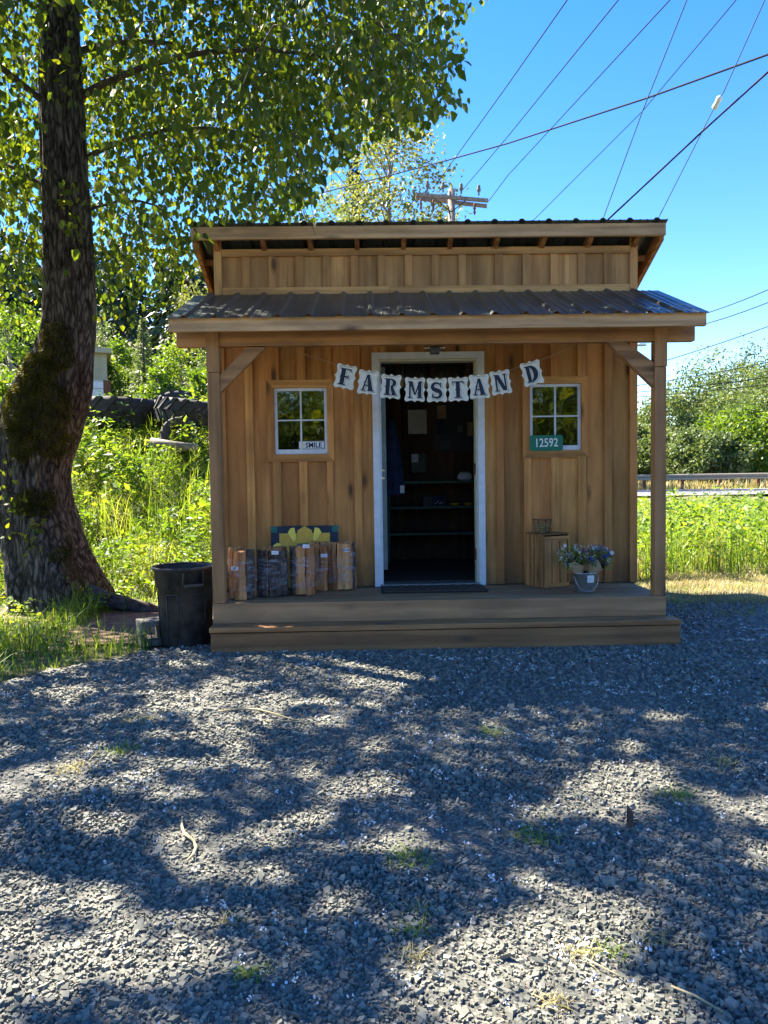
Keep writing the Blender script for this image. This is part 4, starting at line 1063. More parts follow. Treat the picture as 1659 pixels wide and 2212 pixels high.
def bouquet(c, tilt, label, kinds, spread):
    t = thing('bouquet', label, 'bouquet', tuple(c))
    ax = Vector((tilt, -.05, 1)).normalized()
    # kraft cone with a ragged rim
    mb = MB(); n = 22; vs = []
    sd = ax.orthogonal().normalized(); sd2 = ax.cross(sd)
    for l, (h, r_) in enumerate(((.02, .022), (.08, .045), (.15, .075))):
        for k in range(n):
            a = 2 * math.pi * k / n; hh = h + (l == 2) * .03 * math.sin(a * 3 + tilt * 9); vs.append(Vector(c) + ax * hh + (sd * math.cos(a) + sd2 * math.sin(a)) * r_ * (1 + .08 * math.sin(a * 8)))
    mb.add(vs, [(i * n + k, i * n + (k + 1) % n, (i + 1) * n + (k + 1) % n, (i + 1) * n + k) for i in range(2) for k in range(n)], 0, True).build('paper_wrap', 'kraft', t)
    st = MB(); heads = []
    for k in range(64):
        a = rng.uniform(0, 6.28); r_ = spread * math.sqrt(rng.random()); top = Vector(c) + ax * (.27 + rng.uniform(-.08, .06) - r_ * .5) + (sd * math.cos(a) + sd2 * math.sin(a)) * r_
        mid = Vector(c) + ax * .1 + (sd * math.cos(a) + sd2 * math.sin(a)) * r_ * .45
        st.tube([Vector(c), mid, top], .0016, 4, cap=False); heads.append(top)
    st.build('stems', GW, t, kind='stuff')
    Pl = np.array([heads[i % 64] for i in range(420)]) + rng.normal(0, .014, (420, 3)) - [0, 0, .03]
    batch('leaves', leafV(Pl, rnd_dir(420, .4), rnd_dir(420), rng.uniform(.02, .04, 420), rng.uniform(.004, .009, 420)), LEAFF, rng.random(420), GW, t, kind='stuff')
    for mm, ids, sz_, cnt in kinds:
        pts = np.repeat(np.array([heads[i] for i in ids]), cnt, 0); n_ = len(pts)
        if sz_ > .012:   # daisies: petals round a centre
            az = np.tile(np.linspace(0, 2 * np.pi, cnt, endpoint=False), len(ids)); D_ = np.stack([np.cos(az), -.5 + .3 * np.sin(az), np.sin(az)], 1)
            V_ = leafV(pts, D_, np.tile([0, -1.0, .3], (n_, 1)), np.full(n_, sz_), np.full(n_, sz_ * .5), QUAD)
        else:
            pts = pts + rng.normal(0, .010, (n_, 3)); V_ = leafV(pts, rnd_dir(n_), rnd_dir(n_), np.full(n_, sz_), np.full(n_, sz_), QUAD)
        batch('flower_heads', V_, QUADF, rng.random(n_), mm, t, kind='stuff')
z0b = bu.z + .10
bouquet((bu.x - .035, bu.y, z0b), -.32, 'bouquet of pale white and lilac flowers in kraft paper, left in the bucket', [(fw, list(range(0, 18)), .010, 20), (fw, [18, 19], .018, 12), (fp, list(range(20, 32)), .009, 12), (fw, list(range(32, 40)), .011, 14), (GB, list(range(40, 64)), .010, 12)], .105)
bouquet((bu.x + .04, bu.y - .01, z0b), .36, 'bouquet of blue and white flowers in kraft paper, right in the bucket', [(fb, list(range(0, 18)), .011, 22), (fw, [18, 19, 20, 21, 22, 23, 24], .022, 12), (fp, list(range(25, 32)), .009, 12), (GB, list(range(32, 45)), .010, 12), (fw, list(range(45, 60)), .010, 12)], .105)

# ------------------------------------------------------------------ bin and block
bn = Vector((-1.63, 6.03, 0))
tb = thing('trash_can', 'black round plastic trash can left of the porch post', 'trash can', tuple(bn))
MB().lathe([(0, .0), (.195, .0), (.20, .012), (.218, .46), (.232, .47), (.240, .60), (.250, .604), (.258, .620), (.256, .632), (.243, .632), (.236, .60), (.212, .45), (.19, .03), (0, .03)], bn, 40).build('body', 'black', tb)
hd = MB()
for a0 in (-62, 118):
    a = R(a0); d = Vector((math.cos(a), math.sin(a), 0)); s_ = Vector((-d.y, d.x, 0))
    for sgn in (-1, 1): hd = MB().prism([bn + d * .225 + s_ * .072 * sgn + Vector((0, 0, .60)), bn + d * .285 + s_ * .072 * sgn + Vector((0, 0, .60)), bn + d * .262 + s_ * .072 * sgn + Vector((0, 0, .50)), bn + d * .225 + s_ * .072 * sgn + Vector((0, 0, .48))], s_ * .008 * sgn); hd.build('handle_cheek', 'black', tb)
    MB().prism([bn + d * .232 - s_ * .072 + Vector((0, 0, .505)), bn + d * .288 - s_ * .072 + Vector((0, 0, .512)), bn + d * .288 - s_ * .072 + Vector((0, 0, .490)), bn + d * .232 - s_ * .072 + Vector((0, 0, .486))], s_ * .144).build('handle', 'black', tb)
for a0 in (-105, -45, 15, 75, 135, 195):
    a = R(a0); pts = []
    w_ = .22
    for (aa, z) in ((a - w_, .06), (a + w_, .06), (a + w_, .42), (a - w_, .42)):
        r_ = .2015 + (.218 - .2) * z / .46; pts.append((bn.x + r_ * math.cos(aa), bn.y + r_ * math.sin(aa), z))
    mb = MB()
    for i in range(4):
        if i == 0: continue
        p0, p1 = Vector(pts[i]), Vector(pts[(i + 1) % 4]); mb.tube([p0, (p0 + p1) / 2 + Vector((math.cos(a), math.sin(a), 0)) * (.005 if i == 2 else 0.0), p1], .005, 5)
    mb.build('panel_rib', 'black', tb)
cb = on(322, 1394, 0); cb.y += .05
blk = thing('concrete_block', 'grey hollow concrete block behind the trash can', 'concrete block', tuple(cb))
MB().box(-.095, -.055, -.1, .1, 0, .2, .004).box(.055, .095, -.1, .1, 0, .2, .004).box(-.054, .054, -.1, .1, .155, .2, .004).box(-.054, .054, -.1, .1, 0, .045, .004).xf(Matrix.Translation(cb)).build('shell', 'concrete', blk)
blk.rotation_euler.z = R(28)

# ------------------------------------------------------------------ cottonwood tree
YT = 7.9
TB = Vector((at(135, 1300, YT).x, YT, 0))
tree = thing('cottonwood_tree', 'big leaning cottonwood with furrowed mossy trunk at the left edge', 'tree', tuple(TB))
sec = [(1345, 10, 262), (1310, 42, 232), (1276, 35, 222), (1206, 14, 195), (1137, -8, 163), (1067, -22, 140), (998, -24, 140), (929, -18, 164), (880, 0, 178), (825, 28, 188), (760, 66, 196), (700, 86, 201), (600, 94, 204), (450, 98, 200), (330, 97, 194), (200, 95, 186), (100, 94, 178), (0, 93, 172), (-150, 92, 164), (-350, 95, 155), (-600, 100, 142), (-900, 110, 125)]
NT_ = 96
rows = []
def catmull(v, t):
    i = int(min(max(math.floor(t), 0), len(v) - 2)); f = t - i
    p0, p1, p2, p3 = v[max(i - 1, 0)], v[i], v[i + 1], v[min(i + 2, len(v) - 1)]
    return .5 * (2 * p1 + (p2 - p0) * f + (2 * p0 - 5 * p1 + 4 * p2 - p3) * f * f + (3 * p1 - p0 - 3 * p2 + p3) * f ** 3)
vs = []; nl = 0; axis_pts = []
tt_ = np.concatenate([np.arange(0, 17, .12), np.arange(17, len(sec) - 1 + .001, .25)])
sx_ = []
for py, a, b in sec:
    A_, B_ = at(a, py, YT), at(b, py, YT); sx_.append(((A_.x + B_.x) / 2, (A_.z + B_.z) / 2, (B_.x - A_.x) / 2))
for t in tt_:
    cx_ = catmull([s[0] for s in sx_], t); cz = catmull([s[1] for s in sx_], t); r_ = catmull([s[2] for s in sx_], t)
    yo = YT + .10 * math.sin(cz * .9); axis_pts.append((cx_, yo, cz, r_))
    for k in range(NT_):
        a = 2 * math.pi * k / NT_
        flare = 1 + max(0, .55 - cz) * .5 * max(0, math.sin(a * 5 + .6))
        q_ = Vector((math.cos(a) * 3.5, math.sin(a) * 3.5, cz * .8))
        n_ = mnoise.noise(q_) * .10 + abs(mnoise.noise(Vector((math.cos(a) * 9, math.sin(a) * 9, cz * 2.2)))) * .05 + (mnoise.noise(Vector((math.cos(a) * 22, math.sin(a) * 22, cz * 3.0)))) * .055
        rr_ = r_ * (1 + n_ - .02) * flare
        vs.append((cx_ + rr_ * math.cos(a), yo + rr_ * math.sin(a) * .92, cz))
    nl += 1
trunk = MB().add(vs, [(i * NT_ + k, i * NT_ + (k + 1) % NT_, (i + 1) * NT_ + (k + 1) % NT_, (i + 1) * NT_ + k) for i in range(nl - 1) for k in range(NT_)], 0, True).build('trunk', 'bark', tree)
def trunk_at(z):
    return min(axis_pts, key=lambda q: abs(q[2] - z))
# surface root reaching towards the bin
rp = [at(190, 1290, 7.75), at(235, 1296, 7.6), at(275, 1306, 7.55), at(320, 1314, 7.5), at(370, 1330, 7.45)]
MB().tube(rp, [.14, .085, .07, .06, .04], 12, jit=.08).build('root', 'logbark', tree)
# moss patch on the trunk: short blades standing on the bark
def moss(px0, px1, py0, py1, n, taper=None):
    P = []; Nn = []
    while len(P) < n:
        px = random.uniform(px0, px1); py = random.uniform(py0, py1)
        u = (px - (px0 + px1) / 2) / ((px1 - px0) / 2); v = (py - (py0 + py1) / 2) / ((py1 - py0) / 2)
        if u * u + v * v + .5 * mnoise.noise(Vector((px * .03, py * .03, 0))) > 1: continue
        z = at(px, py, YT - .3).z; q_ = trunk_at(z); xw = at(px, py, YT - .3).x; d = (xw - q_[0]) / q_[3]
        if abs(d) > .99: continue
        nn = Vector((d, -math.sqrt(1 - d * d), 0)); P.append((q_[0] + nn.x * q_[3] * 1.0, q_[1] + nn.y * q_[3] * .94, z)); Nn.append(nn)
    P = np.array(P); Nn = np.array(Nn)
    D_ = unit(Nn + rng.normal(0, .5, Nn.shape) + [0, 0, -.5]); tint = np.array([.5 + .6 * mnoise.noise(Vector(p) * 9) for p in P]) + rng.normal(0, .12, len(P))
    batch('moss', leafV(P, D_, rnd_dir(len(P)), rng.uniform(.02, .05, len(P)), rng.uniform(.006, .014, len(P)), QUAD), QUADF, tint, GM, tree, kind='stuff')
moss(2, 138, 755, 1000, 9000); moss(78, 150, 690, 800, 1500); moss(30, 105, 1050, 1120, 1500); moss(105, 145, 1180, 1215, 300)

# crown
poly = np.array([(-60, -60), (1035, -60), (1020, 20), (985, 60), (1015, 100), (1005, 150), (955, 165), (1012, 210), (985, 245), (930, 255), (935, 292), (880, 285), (800, 300), (765, 345), (700, 372), (690, 420), (650, 450), (690, 482), (560, 470), (500, 488), (455, 480), (440, 560), (400, 600), (385, 650), (330, 660), (300, 700), (215, 720), (200, 690), (90, 640), (60, 720), (-60, 760)], float)
def inpoly(x, y):
    r = np.zeros(len(x), bool); n = len(poly); j = n - 1
    for i in range(n):
        xi, yi = poly[i]; xj, yj = poly[j]
        c = ((yi > y) != (yj > y)) & (x < (xj - xi) * (y - yi) / (yj - yi + 1e-9) + xi); r ^= c; j = i
    return r
Sx, Sy = -S.x / S.z, -S.y / S.z      # shadow shift per metre of height
def nz2(x, y, s, o=0): return np.array([mnoise.noise(Vector((a * s + o, b * s * 1.25, o))) for a, b in zip(x, y)])
cand = 9800
cx_ = rng.uniform(-7.5, 4.5, cand); cy_ = rng.uniform(.2, 11.5, cand); cz_ = rng.uniform(3.1, 10.5, cand)
Pc = np.stack([cx_, cy_, cz_], 1)
px_, py_, dep_ = proj(Pc)
inf = (dep_ > .3) & (py_ > -70) & (px_ < 1760) & (px_ > -100)
ok = np.where(inf, inpoly(px_, py_), True)
ok &= ~(inf & (dep_ < 5.2))
gx, gy = cx_ + Sx * cz_, cy_ + Sy * cz_
el = ((cx_ + 2.2) / 5.4) ** 2 + ((cy_ - 6.2) / 5.2) ** 2 + ((cz_ - 6.2) / 4.6) ** 2
ok &= el < 1.0
ok &= ~((dep_ > 0) & (px_ > 1020) & (py_ > -420) & (py_ < 300))
ok &= (gy < 7.6) | (inf & (rng.random(cand) < .33))
ok &= ~((~inf) & (gy < 1.2) & (rng.random(cand) < .5))
ok &= ~(inf & (px_ > 55) & (px_ < 235) & (cy_ < 8.2) & (rng.random(cand) < .93))
ok &= ~(inf & (nz2(px_ / 100, py_ / 100, .9, 6.6) > .34))
Pc = Pc[ok]; infc = inf[ok]
print('clusters', len(Pc), infc.sum())
LP, LD, LN, LS, TP = [], [], [], [], []
twig = MB()
for i, c in enumerate(Pc):
    nlv = int(rng.integers(30, 58)); g = rng.normal(0, 1, (nlv, 3)) * [.24, .24, .20] + c
    LP.append(g)
    d = rng.normal(0, .42, (nlv, 3)); d[:, 2] -= 1.0; LD.append(d); LN.append(rnd_dir(nlv)); LS.append(rng.uniform(.050, .104, nlv))
    TP.append(np.clip(.35 + rng.normal(0, .22, nlv) + rng.normal(0, .1), 0, 1))
    if rng.random() < .45 and not (infc[i] and proj(Pc[i:i+1])[0][0] > 900):
        a = Vector(c) + Vector((rng.normal(0, .1), rng.normal(0, .1), .28)); 
        for _ in range(2):
            e = Vector(c) + Vector(rng.normal(0, .2, 3)) - Vector((0, 0, .1)); twig.tube([a, (a + e) / 2 + Vector((0, 0, .05)), e], [.006, .004, .002], 4, cap=False)
LP = np.concatenate(LP); LD = np.concatenate(LD); LN = np.concatenate(LN); LS = np.concatenate(LS); TP = np.concatenate(TP)
qx, qy, qd = proj(LP)
near = (qy > 0) & (qy < 2212) & (qx > 0) & (qx < 1659) & (qd > .5)
lgx, lgy = LP[:, 0] + Sx * LP[:, 2], LP[:, 1] + Sy * LP[:, 2]
ln_n = nz2(lgx, lgy, .55, 3.1) * .20 + nz2(lgx, lgy, 1.7, 5.3) * .52 + nz2(lgx, lgy, 3.4, 8.4) * .78 + nz2(lgx, lgy, 6.5, 1.4) * .35
thr = np.interp(lgy, [0.5, 2.2, 3.2, 4.4, 5.4, 6.3], [-.10, .03, .13, .22, .34, .6]) + np.interp(lgx, [-3, -1, .5, 3], [-.05, 0, .08, .16]) * np.interp(lgy, [1.8, 3], [.5, 1.2])
gate = (ln_n > thr) & (rng.random(len(LP)) < np.where(near, .93, .97))  # leaves cut out by shadow position, so sun patches open on the gravel
badv = (near & ~inpoly(qx, qy)) | (near & (qd < 5.0))
badv |= gate
badv |= near & (qx > 92) & (qx < 205) & (qd < 8) & (rng.random(len(LP)) < .85)
LP, LD, LN, LS, TP, qx, qy, qd, near = [a[~badv] for a in (LP, LD, LN, LS, TP, qx, qy, qd, near)]
V = leafV(LP, LD, LN, LS, LS * rng.uniform(.62, .8, len(LS)))
order = np.argsort(np.where(near, qd / LS, 1e9))[:300]
rest = np.ones(len(LP), bool); rest[order] = False
batch('foliage', V[rest], LEAFF, TP[rest], GL, tree, kind='stuff')
for i in order:
    v = V[i]; c = v.mean(0); me = bpy.data.meshes.new('leaf'); me.from_pydata((v - c).tolist(), [], LEAFF)
    a_ = me.attributes.new('tint', 'FLOAT', 'POINT'); a_.data.foreach_set('value', [float(TP[i])] * 6); me.materials.append(GL)
    o = bpy.data.objects.new('leaf', me); C.objects.link(o); o.parent = tree; o.location = Vector(c.tolist()) - TB
twig.build('twigs', 'twig', tree, kind='stuff')
# limbs
def limb(a, e, r0, r1, sag=.4, n=8, name='limb', parent=tree, mat='twig'):
    a, e = Vector(a), Vector(e); pts = []
    for k in range(n):
        t = k / (n - 1); p = a.lerp(e, t) + Vector((.08 * math.sin(t * 7 + a.x), .08 * math.cos(t * 5 + e.x), sag * math.sin(math.pi * t) * (1 - .3 * t))); pts.append(p)
    return MB().tube(pts, [r0 + (r1 - r0) * k / (n - 1) for k in range(n)], 8).build(name, mat, parent)
tz = lambda z: Vector(trunk_at(z)[:3])
for z, e, r_ in ((5.2, (.3, 7.6, 5.3), .06), (4.5, (-.6, 7.4, 4.4), .045), (6.4, (.6, 5.6, 7.2), .09), (7.2, (-2.0, 2.6, 7.6), .09), (6.8, (-5.6, 6.4, 7.0), .08), (4.2, (-5.0, 8.6, 4.6), .04), (5.6, (-1.6, 9.4, 6.2), .06), (3.9, (-2.0, 7.8, 3.9), .03), (8.0, (1.2, 4.2, 8.6), .07), (8.5, (-3.0, 5.0, 10.2), .08), (5.0, (-5.4, 5.0, 5.6), .05)):
    if z < 11: limb(tz(z), e, r_ * .7, .006)
# sprouts growing from the trunk
def sprout(px, py, n, spread, L_):
    c = at(px, py, YT - .38); P = np.array(c) + rng.normal(0, 1, (n, 3)) * [spread, .05, spread * 1.6]
    d = rng.normal(0, .6, (n, 3)); d[:, 2] -= .3; d[:, 1] -= .5
    batch('sprout', leafV(P, d, rnd_dir(n), rng.uniform(.7, 1.1, n) * L_, rng.uniform(.4, .6, n) * L_), LEAFF, rng.uniform(.2, .9, n), GL, tree, kind='stuff')
sprout(165, 440, 26, .09, .10); sprout(160, 500, 12, .06, .09); sprout(20, 1090, 34, .13, .085); sprout(70, 1150, 26, .07, .08); sprout(10, 1010, 12, .07, .08); sprout(190, 1320, 60, .16, .07); sprout(110, 40, 30, .12, .11); sprout(150, 160, 26, .12, .11)

# ------------------------------------------------------------------ undergrowth
def veg_leaves(name, xr, yr, n, hmin, hmax, L0_, L1_, mat, cond, label, cat, hill=True, clump=.9, wid=.55):
    x, y = rng.uniform(*xr, n), rng.uniform(*yr, n); k = cond(x, y); x, y = x[k], y[k]; n = len(x)
    nn = .55 * nz2(x, y, .9, 7.7) + .75 * nz2(x, y, 2.6, 17.7); keep = rng.random(n) < np.clip(.62 + nn * 1.6, .12, 1); x, y, nn = x[keep], y[keep], nn[keep]; n = len(x)
    hh = (hmin + (hmax - hmin) * np.clip(.45 + nn * clump * 1.5, 0, 1.3)); z = H(x, y) + hh * rng.power(2.6, n)
    P = np.stack([x, y, z], 1); d = rng.normal(0, 1, (n, 3)); d[:, 2] *= .45
    N_ = rng.normal(0, .55, (n, 3)); N_[:, 2] += 1
    L_ = rng.uniform(L0_, L1_, n) * np.where(rng.random(n) < .15, 1.5, 1)
    tint = np.clip(.45 + nz2(x, y, 2.2, 1.3) * .7 + rng.normal(0, .2, n), 0, 1)
    batch(name, leafV(P, d, N_, L_, L_ * wid), LEAFF, tint, mat, None, kind='stuff', label=label, category=cat)
def veg_blades(name, xr, yr, n, h0, h1, w_, bend, mat, cond, label, cat, wig=.5):
    x, y = rng.uniform(*xr, n), rng.uniform(*yr, n); k = cond(x, y); x, y = x[k], y[k]; n = len(x)
    nn = np.clip(.6 + nz2(x, y, 1.4, 4.2) * wig, .2, 1.2); Hh = rng.uniform(h0, h1, n) * nn
    if name.startswith('meadow'): Hh = Hh * np.interp(y, [9, 12, 15, 24], [1, .80, .45, .3])
    P = np.stack([x, y, H(x, y) - .01], 1); tint = np.clip(.4 + nz2(x, y, 1.9, 9.1) * .8 + rng.normal(0, .2, n), 0, 1)
    batch(name, bladesV(P, Hh, np.full(n, w_) * rng.uniform(.6, 1.3, n), rng.uniform(.05, bend, n)), BLF, tint, mat, None, kind='stuff', label=label, category=cat)
lc = lambda x, y: (y > 8.05 + .25 * np.sin(x * 2)) & ((x < -1.55) | (y > 9.6)) & (x > -.62 * y - .6) & (x < -.0) & (((x + 3.5) ** 2 + (y - 7.9) ** 2) > .5) & ((x < -1.6) | (y > 9.4))
veg_leaves('bank_weeds', (-9, 0), (8, 14.5), 68000, .06, .62, .035, .075, GW, lc, 'sunlit broad-leaved weeds covering the bank behind the trash can', 'weeds')
veg_leaves('bramble', (-8, 0), (8.6, 13), 9000, .3, .85, .07, .13, GW, lambda x, y: lc(x, y) & (nz2(x, y, .8, 31) > .08), 'large-leaved bramble patches on the left bank', 'bramble', clump=.6)
veg_blades('bank_grass', (-9, 0), (7.7, 14), 26000, .3, .95, .009, .65, GG, lc, 'long sunlit grass growing among the weeds on the left bank', 'grass')
# horsetail plumes: thin needle-like leaves
x, y = rng.uniform(-8, -1.6, 900), rng.uniform(8.4, 12.8, 900); k = lc(x, y) & (nz2(x, y, 1.1, 21) > -.05); x, y = x[k], y[k]
hs = []; 
for xx, yy in zip(x, y):
    h_ = random.uniform(.35, .8); nn = 44; t = rng.random(nn); p = np.stack([np.full(nn, xx), np.full(nn, yy), H(xx, yy) + t * h_], 1); az = rng.uniform(0, 6.28, nn)
    hs.append((p, np.stack([np.cos(az), np.sin(az), np.full(nn, .55)], 1), (.16 * (1.15 - t))))
P = np.concatenate([h[0] for h in hs]); d = np.concatenate([h[1] for h in hs]); L_ = np.concatenate([h[2] for h in hs])
batch('horsetail', leafV(P, d, rnd_dir(len(P)), L_, np.full(len(P), .0035), QUAD), QUADF, rng.uniform(.3, .8, len(P)), GG, None, kind='stuff', label='feathery horsetail growing on the sunlit left bank', category='horsetail')
lg = lambda x, y: (~gravel_in(x, y - .12)) & (x < -1.35) & (x > -.62 * y - .4) & ~((x > -2.75) & (x < -1.3) & (y > 5.9) & (y < 7.9)) & (((x + 3.5) ** 2 + (y - 7.9) ** 2) > .4)
veg_blades('shaded_grass', (-6.2, -1.5), (4.2, 8.2), 20000, .12, .46, .008, .9, GW, lg, 'tufted shaded grass at the foot of the cottonwood', 'grass', 1.4)
veg_leaves('shade_weeds', (-6.5, -2.6), (5.6, 8.3), 7000, .03, .26, .03, .06, GW, lg, 'low leafy weeds in the shade around the tree trunk', 'weeds')
sheet_soil = MB().add([(-2.95 + .12 * math.sin(k * 2.1) + (.95 + .08 * math.sin(k * 3)) * math.cos(a) + .75, 6.9 + (.95 + .1 * math.cos(k * 4)) * math.sin(a), .004) for k, a in enumerate(np.linspace(0, 2 * math.pi, 25)[:-1])], [tuple(range(24))]).build('bare_soil', 'soil', kind='structure')

rc = lambda x, y: (x > .27 * y - .2) & (x < .62 * y + 1.2) & (x > 2.6) & ~((y > 27) & (y < 37.6))
mead = lambda x, y: rc(x, y) & (y > 9.3 + .3 * np.sin(x * 1.7))
veg_leaves('meadow_weeds', (2.4, 9), (9.0, 15), 26000, .25, .9, .04, .085, GW, mead, 'tall sunlit leafy weeds between the right porch post and the road', 'weeds')
veg_blades('meadow_grass', (2.4, 16), (9.0, 24), 62000, .5, 1.25, .011, .7, GG, mead, 'tall bright grass in the meadow right of the stand', 'grass', 1.3)
veg_leaves('meadow_thicket', (2.4, 9), (9.2, 13), 9000, .5, 1.15, .06, .11, GW, lambda x, y: mead(x, y) & (nz2(x, y, .9, 3) > .12), 'clumps of taller broad-leaved weeds in the right meadow', 'weeds', clump=.5)
veg_blades('dead_stalks', (2.6, 8), (9.1, 12), 2600, .4, .95, .012, .5, GD, lambda x, y: mead(x, y) & (nz2(x, y, 1.1, 13) > .1), 'brown dead stalks among the meadow weeds', 'dead stalks')
dry = lambda x, y: (x > 2.3) & (~gravel_in(x, y - .1)) & (y < 9.9)
veg_blades('dry_grass', (2.3, 7), (7.2, 9.9), 20000, .03, .12, .006, 1.0, GD, dry, 'short straw-coloured mown grass at the gravel edge', 'dry grass')
veg_blades('green_fringe', (2.3, 7), (6.6, 9.9), 3800, .05, .17, .006, .9, GG, lambda x, y: (x > 2.3) & (y > 6.5) & (nz2(x, y, 1.5, 5) > .02), 'patchy green grass blades creeping into the gravel beside the step', 'grass')
veg_blades('verge_grass', (8, 40), (37.8, 50), 16000, .3, 1.0, .05, .5, GD, lambda x, y: x > .25 * y - 2, 'tall tan grass on the verge behind the guardrail', 'grass')

# weed clumps in the gravel
tufts = [(262, 1625, 'green', 'bright grass tuft on the gravel at left, in line with the trash can'), (1060, 1588, 'green', 'small green tuft alone on the gravel ahead of the doormat'), (150, 1668, 'pale', 'pale flattened grass patch in sun near the left gravel edge'), (880, 1862, 'green', 'tiny green tuft in the mid gravel below the doorway'), (1155, 1810, 'green', 'leafy clover-like tuft in the right half of the gravel'), (1460, 1725, 'green', 'low grass patch near the right side beside the bark chip'), (1565, 1650, 'dry', 'brown and green tuft near the right edge of the gravel'),
         (905, 1972, 'dry', 'reddish dry clump in the centre, behind the green one'), (895, 2015, 'green', 'dark green clump between two reddish dry clumps'), (890, 2072, 'dry', 'widest reddish dry clump near the bottom of the gravel'), (1255, 2068, 'dry', 'brown tuft in the lower right gravel beside a thin twig'), (1410, 2035, 'pale', 'yellow green tuft high in the lower right gravel'), (540, 2110, 'green', 'green tuft in the bottom left gravel'), (1200, 2175, 'dry', 'tan clump at the bottom edge right of centre'), (1320, 2060, 'green', 'thin green tuft between the brown and yellow green tufts'), (500, 1995, 'pale', 'faint pale grass wisps left of the centre clumps'), (300, 1560, 'pale', 'pale sunlit wisps beyond the bright left tuft')]
for px, py, kd, lb in tufts:
    c = on(px, py, 0); n = 110; P = np.array([c.x, c.y, .004]) + rng.normal(0, 1, (n, 3)) * [.042, .04, 0]
    if py > 1950: n = 70; P = np.array([c.x, c.y, .004]) + rng.normal(0, 1, (n, 3)) * [.026, .020, 0]
    Vb = bladesV(P, rng.uniform(.015, .055 if py < 1950 else .035, n), rng.uniform(.0025, .005, n), rng.uniform(.4, 1.2, n), .7)
    batch('grass_tuft', Vb, BLF, rng.uniform(.1, .9, n), {'green': GG, 'pale': GD, 'dry': GD}[kd], None, label=lb, category='grass tuft', group='weed tufts growing through the gravel')
# debris
def ribbon(name, pts, r_, mat, label, cat): return MB().tube([on(a, b, .022) for a, b in pts], r_, 6).build(name, mat, None, label=label, category=cat)
ribbon('bark_strip', [(394, 1763), (393, 1785), (398, 1800), (418, 1815), (424, 1830), (418, 1845), (400, 1862)], [.002, .005, .006, .005, .006, .005, .002], 'straw', 'curved pale strip of bark lying on the gravel', 'bark strip')
ribbon('grass_stalk', [(471, 1536), (520, 1531), (556, 1532), (600, 1543), (625, 1552), (662, 1559)], [.004, .006, .006, .004, .003, .002], 'straw', 'long dry grass stalk lying before the left end of the step', 'grass stalk')
ribbon('grass_stalk', [(575, 1557), (610, 1557), (662, 1560)], .003, 'straw', 'short dry stalk touching the long stalk on the gravel', 'grass stalk')
ribbon('twig', [(1265, 2070), (1300, 2088), (1345, 2112)], .002, 'straw', 'thin pale twig on the gravel at lower right', 'twig')
ribbon('twig', [(1450, 2130), (1500, 2150), (1560, 2185)], .003, 'straw', 'longer pale twig at the bottom right of the gravel', 'twig')
bc_ = on(1362, 1792, 0)
MB().prism([(bc_.x - .012, bc_.y, -.002), (bc_.x + .010, bc_.y, -.002), (bc_.x + .022, bc_.y + .03, .045), (bc_.x + .008, bc_.y + .06, .066), (bc_.x - .004, bc_.y + .03, .04)], (.004, .012, 0)).build('bark_chip', 'rust', None, label='brown bark chip standing in the gravel', category='bark chip')
vh = [at(253 + 22 * math.cos(a), 1303 + 24 * math.sin(a), 7.42 + .05 * math.cos(a)) for a in np.linspace(-2.4, 2.9, 18)]
MB().tube(vh, .006, 6).build('hose_loop', GG, None, label='thin green loop of vine curled round the tree root', category='vine')

# ------------------------------------------------------------------ tractor tyres on the bank
def tyre(c, Ro, wd, rot, label, nl_=22):
    t = thing('tractor_tyre', label, 'tyre', c, 'old tractor tyres on the bank')
    X_ = Matrix.Translation(c) @ rot
    prof = [(Ro * .52, -wd * .36), (Ro * .6, -wd * .46), (Ro * .80, -wd * .5), (Ro * .93, -wd * .47), (Ro * .97, -wd * .3), (Ro * .985, 0), (Ro * .97, wd * .3), (Ro * .93, wd * .47), (Ro * .80, wd * .5), (Ro * .6, wd * .46), (Ro * .52, wd * .36), (Ro * .50, wd * .2), (Ro * .80, wd * .40), (Ro * .9, 0), (Ro * .80, -wd * .40), (Ro * .50, -wd * .2), (Ro * .52, -wd * .36)]
    MB().lathe(prof, (0, 0, 0), 44).xf(X_).build('casing', 'rubber', t)
    for k in range(nl_):
        for sgn in (-1, 1):
            a = 2 * math.pi * (k + (.5 if sgn > 0 else 0)) / nl_
            mb = MB()
            for j in range(1): 
                w0 = .052 * Ro
                pts = []
                for (u, zz, h) in ((0, 0, 1.03), (.22, .47, .985)):
                    for s2 in (-1, 1):
                        for hh in (.93 if zz else .95, h): 
                            aa = a + u * sgn * 0 + u * .9 + s2 * w0 / Ro; pts.append((Ro * hh * math.cos(aa), Ro * hh * math.sin(aa), sgn * (wd * zz + .0)))
                mb.add(pts, [(0, 1, 3, 2), (4, 6, 7, 5), (0, 4, 5, 1), (2, 3, 7, 6), (1, 5, 7, 3), (0, 2, 6, 4)])
            mb.xf(X_).build('tread_lug', 'rubber', t)
c = at(262, 898, 13.0); tyre(tuple(c), .88, .52, Matrix.Rotation(R(2), 4, 'Y'), 'large tractor tyre lying flat beside the cottonwood trunk')
c = at(385, 915, 14.3); tyre(tuple(c), .62, .45, Matrix.Rotation(R(84), 4, 'X') @ Matrix.Rotation(R(10), 4, 'Y'), 'tractor tyre standing upright with its lugged top above the others')
c = at(430, 898, 12.6); tyre(tuple(c), .72, .42, Matrix.Rotation(R(9), 4, 'Y'), 'tractor tyre lying tilted down toward the farm stand')
c = at(388, 942, 11.8); tyre(tuple(c), .30, .24, Matrix.Rotation(R(70), 4, 'X') @ Matrix.Rotation(R(15), 4, 'Y'), 'smallest tyre half sunk in the weeds below the tilted tyre', 16)
